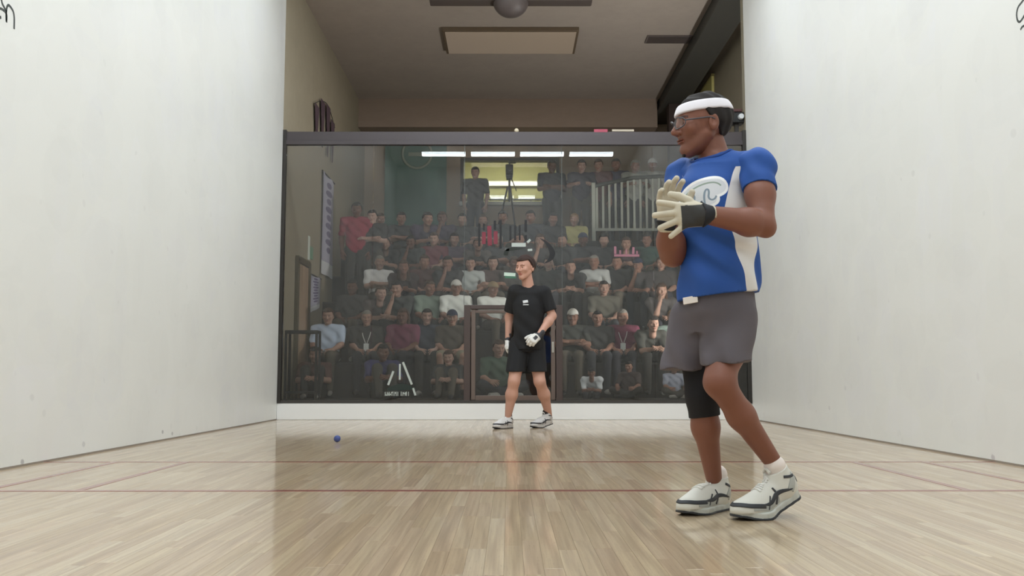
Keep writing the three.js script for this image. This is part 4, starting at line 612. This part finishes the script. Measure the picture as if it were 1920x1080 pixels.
{ // ---------------------------------------------------------------- the spectators behind the glass
  // joints in metres; y = 0 is the seat (or the ground for people who stand or sit on the floor), z towards the court
  const mir = (a) => [-a[0], a[1], a[2]];
  const sit = { pelvis: [0, 0.1, -0.08], chest: [0, 0.4, -0.11], neck: [0, 0.55, -0.1], head: [0, 0.705, -0.065], look: [0, -0.08, 1], sh: [0.185, 0.505, -0.11], hip: [0.09, 0.1, -0.05], kn: [0.12, 0.1, 0.36], an: [0.11, -0.40, 0.33], el: [0.215, 0.27, -0.02], wr: [0.12, 0.19, 0.19] };
  const up = { pelvis: [0, 0.93, 0], chest: [0, 1.24, -0.01], neck: [0, 1.41, -0.01], head: [0, 1.575, 0.025], look: [0, -0.12, 1], sh: [0.195, 1.38, -0.015], hip: [0.09, 0.9, 0], kn: [0.1, 0.49, 0.02], an: [0.11, 0.09, -0.02], el: [0.25, 1.11, -0.04], wr: [0.23, 0.87, 0.03] };
  const POSES = {
    knees: { ...sit }, shorts: { ...sit, bare: 1, kn: [0.17, 0.1, 0.36], an: [0.16, -0.40, 0.3] },
    cross: { ...sit, el: [0.24, 0.28, 0.02], wr: [-0.06, 0.32, 0.13] },
    lean: { ...sit, chest: [0, 0.34, 0.1], neck: [0, 0.46, 0.2], head: [0, 0.585, 0.29], look: [0, -0.05, 1], sh: [0.18, 0.42, 0.16], el: [0.18, 0.17, 0.3], wr: [0.05, 0.2, 0.46] },
    chin: { ...sit, chest: [0, 0.38, 0.0], neck: [0, 0.52, 0.06], head: [0, 0.66, 0.11], sh: [0.18, 0.475, 0.03], el: [0.17, 0.18, 0.24], wr: [0.06, 0.19, 0.4], elR: [-0.13, 0.2, 0.25], wrR: [-0.045, 0.47, 0.21], handR: [0.1, 0.9, -0.1] },
    stand: { ...up }, folded: { ...up, el: [0.245, 1.13, 0.03], wr: [-0.06, 1.16, 0.17] }, rail: { ...up, chest: [0, 1.21, 0.06], neck: [0, 1.36, 0.11], head: [0, 1.515, 0.17], sh: [0.19, 1.33, 0.1], el: [0.25, 1.13, 0.18], wr: [0.16, 1.12, 0.39] },
    floor: { ...sit, kn: [0.31, 0.19, 0.2], an: [-0.06, 0.07, 0.27], el: [0.25, 0.28, 0.03], wr: [0.19, 0.24, 0.22], ground: 1 },
    hug: { ...sit, chest: [0, 0.38, -0.05], neck: [0, 0.52, 0.0], head: [0, 0.665, 0.05], sh: [0.18, 0.475, -0.03], kn: [0.11, 0.43, 0.26], an: [0.1, 0.07, 0.42], el: [0.23, 0.27, 0.16], wr: [0.04, 0.3, 0.36], ground: 1 },
  };
  const made = {}, headG = net(headField(true), 0.0065, faceTint([0.8, 0.55, 0.55], [0.3, 0.25, 0.22])), hairG = {}, hairOf = (k) => hairG[k] ??= net(k === 'cap' ? capField() : hairField(k), 0.008);
  const handG = net(handField(0.55, 0.06, 0.55), 0.006);
  function proto(name) {
    if (made[name]) return made[name];
    const J = POSES[name], L = (k) => J[k], R = (k) => J[k + 'R'] ?? mir(J[k]), side = [L, R], hm = headMatrix(J.head, J.look);
    const low = (p) => p, torso = (g) => [cone([0.05, J.pelvis[1], J.pelvis[2]], [0.07, J.chest[1], J.chest[2]], 0.105 + g, 0.1 + g), cone([-0.05, J.pelvis[1], J.pelvis[2]], [-0.07, J.chest[1], J.chest[2]], 0.105 + g, 0.1 + g), cone(J.sh, mir(J.sh), 0.068 + g), cone(J.chest, mix3(J.chest, J.neck, 0.8), 0.1 + g, 0.06 + g)];
    const arm = (g, t) => side.map((s) => { const a = s('sh'), b = s('el'), c = s('wr'); return t === 1 ? cone(a, mix3(a, b, 0.72), 0.062 + g, 0.058 + g) : uni(0.02, cone(a, b, 0.052, 0.042), cone(b, mix3(b, c, 0.3), 0.042, 0.044), cone(mix3(b, c, 0.3), c, 0.044, 0.028)); });
    const leg = (g, long) => side.map((s) => { const a = s('hip'), b = s('kn'), c = s('an'); return long ? uni(0.03, cone(a, b, 0.092 + g, 0.062 + g), cone(b, c, 0.062 + g, 0.044 + g)) : cone(a, mix3(a, b, 0.9), 0.092 + g, 0.08 + g); });
    const bare = uni(0.04, ...torso(-0.02), ...arm(0, 0), ...side.map((s) => uni(0.03, cone(s('hip'), s('kn'), 0.078, 0.052), cone(s('kn'), mix3(s('kn'), s('an'), 0.35), 0.052, 0.054), cone(mix3(s('kn'), s('an'), 0.35), s('an'), 0.054, 0.036))), cone(J.neck, mix3(J.neck, J.head, 0.6), 0.052));
    const hands = side.map((s, i) => { const w = s('wr'), d = (i && J.handR) || unit(sub(w, s('el'))), M = handMatrix(w, d, [i ? 0.5 : -0.5, -0.6, -0.3], i ? 'R' : 'L'), g = handG.clone(); if (M.determinant() < 0) { const I = g.index.array; for (let k = 0; k < I.length; k += 3) { const t = I[k]; I[k] = I[k + 1]; I[k + 1] = t; } } return withColor(g.applyMatrix4(M)); });
    const body = mergeGeometries([withColor(net(bare, 0.018)), headG.clone().applyMatrix4(hm), ...hands]);
    const fold = (x, y, z) => 0.006 * Math.sin(y * 40 + x * 33 + z * 25);
    const shirt = net(warp(cut(uni(0.035, ...torso(0.014), ...arm(0.006, 1)), half([0, J.pelvis[1] - 0.085, 0], [0, -1, 0])), fold, 0.008), 0.016);
    const pants = net(uni(0.03, cone(L('hip'), R('hip'), 0.1), ...leg(0.01, !J.bare)), 0.018);
    const toes = side.map((s, i) => { const a = s('an'), x = (i ? -1 : 1); return J.ground ? (name === 'hug' ? uni(0.02, cone([a[0], 0.05, a[2] - 0.04], [a[0] + x * 0.01, 0.035, a[2] + 0.15], 0.04, 0.034)) : cone([a[0], 0.05, a[2]], [a[0] - x * 0.16, 0.045, a[2] + 0.05], 0.042, 0.036)) : uni(0.02, cone([a[0], a[1] - 0.04, a[2] - 0.03], [a[0] + x * 0.03, a[1] - 0.055, a[2] + 0.17], 0.042, 0.034)); });
    const shoes = toes.map((f) => net(cut(f, half([0, Math.min(L('an')[1], R('an')[1]) - 0.085, 0], [0, -1, 0])), 0.014));
    return made[name] = { body, shirt, pants, shoes, hm, J };
  }
  const cache = {}, mat = (c, r = 0.85, o = {}) => cache[c + r + (o.vertexColors ? 'v' : '')] ??= std(c, r, o);
  const SKIN = [0xac8674, 0x99705f, 0xb59283, 0x6e4b3d, 0x8e6553], HAIR = { d: 0x231c19, b: 0x4a3426, g: 0x8d8880, l: 0x8a6d48, w: 0xd5d2cc, n: 0x2c3550, t: 0x9b8464, k: 0x202024 };
  const ord = ['first', 'second', 'third', 'fourth', 'fifth', 'sixth', 'seventh', 'eighth', 'ninth', 'tenth', 'eleventh', 'twelfth', 'thirteenth', 'fourteenth', 'fifteenth', 'sixteenth', 'seventeenth', 'eighteenth', 'nineteenth', 'twentieth'];
  const ROWS = /*ROWS*/[
    [-2.70,0,'hug',5,0.90,'#5f413d','#3a3836',0,'sd','brown shirt','person in brown shirt hugging the knees behind the black stand'],
    [-1.76,0,'hug',15,0.95,'#3d3c6c','#4a4640',3,'sd','blue violet shirt','person in blue violet shirt on the floor by the spire emblem'],
    [-0.84,0,'hug',-5,0.84,'#3c3c3d','#5b5348',2,'sb','charcoal shirt'],
    [-0.13,0,'floor',15,0.98,'#43594a','#2f3138',0,'sb','green shirt','person in green shirt on the floor behind the glass door'],
    [1.15,0,'lean',-8,0.60,'#e4e8ee','#33323a',4,'Ck','white shirt','person in white shirt and dark cap crouching low by the glass'],
    [1.65,0,'floor',-23,0.62,'#4c4040','#3a3836',1,'sd','brown shirt','child in brown shirt sitting low by the glass'],
    [2.30,0,'floor',8,0.59,'#a9aec2','#4a4640',1,'sl','pale blue shirt'],
    [-2.67,1,'knees',1,0.97,'#c8d8f2','#5b5348',0,'sb','light blue shirt','man in light blue shirt seated right of the black stand'],
    [-2.10,1,'knees',6,0.94,'#363533','#2f3138',0,'cg','dark shirt with a white lanyard','person in dark shirt with white lanyard and badge, bottom row'],
    [-1.58,1,'knees',-9,0.97,'#7d3c55','#33323a',3,'Lb','magenta shirt'],
    [-1.21,1,'knees',6,0.97,'#333a49','#3a3836',2,'cd','navy shirt'],
    [-0.84,1,'shorts',2,0.94,'#50483f','#8f8873',0,'Cn','brown khaki shirt','person in brown shirt and dark cap left of the door frame'],
    [0.93,1,'cross',-8,0.96,'#434541','#5b5348',4,'Cw','dark olive shirt','person in dark olive shirt and white cap right of the door'],
    [1.30,1,'knees',-3,0.93,'#373736','#2f3138',1,'cd','black shirt'],
    [1.67,1,'knees',-5,0.96,'#6e2f45','#33323a',1,'cg','maroon shirt with a white lanyard','person in maroon shirt with white lanyard in the bottom row'],
    [2.04,1,'lean',6,0.94,'#42423d','#3a3836',0,'sd','dark olive shirt'],
    [2.41,1,'knees',-11,0.95,'#82938a','#4a4640',0,'sl','grey green shirt'],
    [-2.46,2,'knees',-5,0.98,'#3b3938','#5b5348',3,'sd','black shirt'],
    [-2.09,2,'lean',25,0.97,'#4a4240','#2f3138',2,'sb','dark brown shirt'],
    [-1.72,2,'chin',-10,0.98,'#3d4140','#33323a',0,'sd','charcoal shirt'],
    [-1.22,2,'knees',26,0.97,'#7c8b7e','#3a3836',4,'sb','pale green shirt','person in pale green shirt in the second row, left half'],
    [-0.82,2,'knees',9,0.97,'#f2f4ee','#4a4640',1,'Cw','white shirt','man in white shirt and pale cap, second row, left of the door'],
    [-0.23,2,'knees',22,0.94,'#f2f4ee','#5b5348',1,'Ct','white polo shirt','man in white polo shirt and tan cap seated above the door frame'],
    [1.48,2,'knees',1,0.96,'#5d594f','#2f3138',0,'cd','olive shirt'],
    [2.36,2,'chin',1,0.95,'#4a4544','#33323a',0,'Lb','taupe shirt'],
    [-2.55,3,'stand',4,1.00,'#94283f','#3a3836',3,'sd','crimson shirt','tall man in crimson shirt standing at the far left of the stands'],
    [-2.29,3,'folded',-8,0.93,'#333132','#4a4640',2,'sd','black shirt','man in black shirt standing right of the man in crimson'],
    [-2.12,3,'cross',19,0.96,'#eeeeee','#5b5348',0,'cg','white shirt','person in bright white shirt, leftmost seated in the third row up'],
    [-1.75,3,'lean',7,0.96,'#463a3b','#2f3138',4,'Lb','dark brown shirt'],
    [-1.38,3,'knees',20,0.97,'#5d3f3d','#33323a',1,'sb','rust shirt'],
    [-1.01,3,'chin',-1,0.98,'#3d3d3f','#3a3836',1,'sd','charcoal shirt'],
    [-0.64,3,'knees',2,0.93,'#c2c8c6','#4a4640',0,'cd','pale grey shirt'],
    [-0.27,3,'cross',2,0.96,'#61504d','#5b5348',0,'Ld','dusty brown shirt'],
    [0.10,3,'knees',18,0.94,'#4b4643','#2f3138',3,'sb','dark taupe shirt'],
    [0.65,3,'knees',-4,0.95,'#3d403f','#33323a',2,'sd','charcoal shirt'],
    [1.02,3,'lean',-6,0.96,'#3a3a3b','#3a3836',0,'cd','black shirt'],
    [1.39,3,'cross',-14,0.98,'#c4c6c4','#4a4640',4,'cg','light grey shirt','person in light grey shirt with arms folded, third row up, right half'],
    [1.76,3,'knees',-20,0.97,'#393a3a','#5b5348',1,'sd','black shirt'],
    [2.13,3,'chin',-12,0.94,'#413c3d','#2f3138',1,'Cn','dark brown shirt'],
    [2.50,3,'knees',-11,0.94,'#474241','#33323a',0,'sb','dark taupe shirt'],
    [-2.12,4,'lean',1,0.94,'#3c3b3c','#3a3836',0,'sd','black shirt'],
    [-1.69,4,'chin',-9,0.93,'#474b4c','#4a4640',3,'sd','dark slate shirt'],
    [-1.32,4,'knees',-5,0.97,'#7b3f49','#5b5348',2,'sb','dull red shirt'],
    [-0.95,4,'cross',8,0.97,'#4d3d50','#2f3138',0,'Ld','dark violet shirt'],
    [-0.58,4,'lean',10,0.93,'#56504e','#33323a',4,'sb','taupe shirt'],
    [-0.21,4,'cross',-8,0.95,'#505256','#3a3836',1,'sg','grey shirt'],
    [0.16,4,'knees',-17,0.97,'#3e4146','#4a4640',1,'sd','dark slate shirt'],
    [0.53,4,'chin',0,0.97,'#4c4a4b','#5b5348',0,'Lb','charcoal shirt'],
    [0.90,4,'knees',-22,0.94,'#3f4143','#2f3138',0,'sd','black shirt'],
    [1.27,4,'cross',-14,0.97,'#424346','#33323a',3,'Cn','dark grey shirt'],
    [1.64,4,'knees',-8,0.94,'#383a3d','#3a3836',2,'sd','black shirt'],
    [2.01,4,'lean',-2,0.96,'#4d3d42','#4a4640',0,'sb','plum shirt'],
    [2.38,4,'knees',-16,0.95,'#37504a','#5b5348',4,'sd','dark teal shirt'],
    [2.75,4,'knees',-26,0.95,'#3b3a39','#2f3138',1,'sd','black shirt'],
    [-2.34,5,'knees',19,0.94,'#835a5c','#33323a',1,'sb','dusty pink shirt'],
    [-1.97,5,'cross',13,0.98,'#4c4b4f','#3a3836',0,'sd','dark grey shirt'],
    [-1.60,5,'lean',26,1.05,'#51485f','#4a4640',0,'sd','purple shirt'],
    [-1.23,5,'chin',3,1.01,'#433a4e','#5b5348',3,'sb','dark violet shirt'],
    [-0.86,5,'knees',3,0.94,'#404042','#2f3138',2,'sd','charcoal shirt'],
    [-0.49,5,'cross',-7,0.93,'#3c3c41','#33323a',0,'Lb','black shirt'],
    [-0.12,5,'knees',0,1.00,'#43464a','#3a3836',4,'sd','slate shirt','person with dark head just below the tripod camera'],
    [0.37,5,'knees',-17,1.02,'#454850','#4a4640',1,'sd','slate blue shirt',"person in slate blue shirt whose head overlaps the window's lower edge"],
    [0.81,5,'knees',8,0.95,'#3b3c3e','#5b5348',1,'sd','black shirt'],
    [1.18,5,'knees',-11,0.95,'#c4bf85','#2f3138',0,'sl','yellow green shirt','person in pale yellow green shirt in the top row by the railing'],
    [-0.68,6,'stand',-8,0.96,'#2f2d30','#33323a',0,'sd','dark top','man in dark top silhouetted at the left side of the lit window'],
    [0.85,6,'folded',7,1.04,'#2d2b31','#3a3836',3,'sd','dark top','broad man in dark top silhouetted at the right edge of the lit window'],
    [1.40,7,'rail',0,1.00,'#3d3946','#4a4640',2,'sd','dark purple top','person in dark purple top standing just left of the railing'],
    [1.75,7,'stand',-14,0.99,'#6e4a4c','#5b5348',0,'sb','dusty red shirt'],
    [2.09,7,'stand',-11,1.00,'#3c3a52','#2f3138',4,'sd','navy jacket with white strap'],
    [2.43,7,'rail',5,1.00,'#a5a69e','#33323a',1,'sg','pale grey shirt'],
    [2.80,7,'stand',0,1.00,'#b6b5ae','#3a3836',1,'Cw','pale shirt and white cap','person in pale shirt and white cap at the right railing end']];
  // each: x, row (0 floor, 1-5 steps, 6 landing, 7 railing), pose, turn in degrees, size, shirt, trousers, skin, hair kind + colour, look [, own label]
  const seen = {};
  for (const [x, row, pose, turn, size, shirt, pants, sk, hair, look, own] of ROWS) {
    const n = seen[row] = (seen[row] ?? -1) + 1, q = proto(pose), standing = pose === 'stand' || pose === 'folded' || pose === 'rail';
    const z = row === 0 ? -13.12 : row === 6 ? -18.55 : row === 7 ? -18.12 : tierZ(row) - (standing ? 0.4 : 0.24) - 0.05 * (n % 2), y = row === 0 ? GY : row >= 6 ? PLAT : tierY(row);
    const where = row === 0 ? `on the floor by the glass, ${ord[n]} from the left` : row === 7 ? `behind the upper railing, ${ord[n]} from the left` : `in the ${ord[row]} row up, ${ord[n]} from the left`;
    const t = thing('person', own ?? `person in ${look} ${standing ? 'standing' : 'seated'} ${where}`, 'person', [x, y + 0.004, z], turn * Math.PI / 180, 'spectators behind the glass');
    t.scale.setScalar(size);
    add('body', q.body, mat(SKIN[sk], 0.6, { vertexColors: true }), t); add('shirt', q.shirt, mat(shirt), t); add(q.J.bare ? 'shorts' : 'trousers', q.pants, mat(pants), t);
    for (const s of q.shoes) add('shoe', s, mat(n % 3 ? 0x2a292a : 0xa9a6a0), t);
    const kind = { s: 'short', c: 'crop', L: 'long', p: 'pony', C: 'cap' }[hair[0]], h = add(kind === 'cap' ? 'cap' : 'hair', hairOf(kind), mat(HAIR[hair[1]], 0.9), t); h.applyMatrix4(q.hm);
    if (kind === 'cap') { const e = add('hair', hairOf('crop'), mat(HAIR.b, 0.9), t); e.applyMatrix4(q.hm); e.scale.multiplyScalar(0.985); }
    if (/lanyard/.test(look)) { const J = q.J, z1 = J.chest[2] + 0.125; add('lanyard', mergeGeometries([tube([[0.07, J.neck[1] - 0.01, J.neck[2]], [0.055, J.chest[1] + 0.03, z1], [0.01, J.chest[1] - 0.1, z1 + 0.01]], 0.006, 16, 6), tube([[-0.07, J.neck[1] - 0.01, J.neck[2]], [-0.055, J.chest[1] + 0.03, z1], [-0.01, J.chest[1] - 0.1, z1 + 0.01]], 0.006, 16, 6)]), mat(0xd8d8d4), t); add('badge', bx(-0.04, 0.04, J.chest[1] - 0.22, J.chest[1] - 0.1, z1 + 0.012, z1 + 0.018, 0.002), mat(0xe4e6e4), t); }
  }
}
renderer.render(scene, camera);
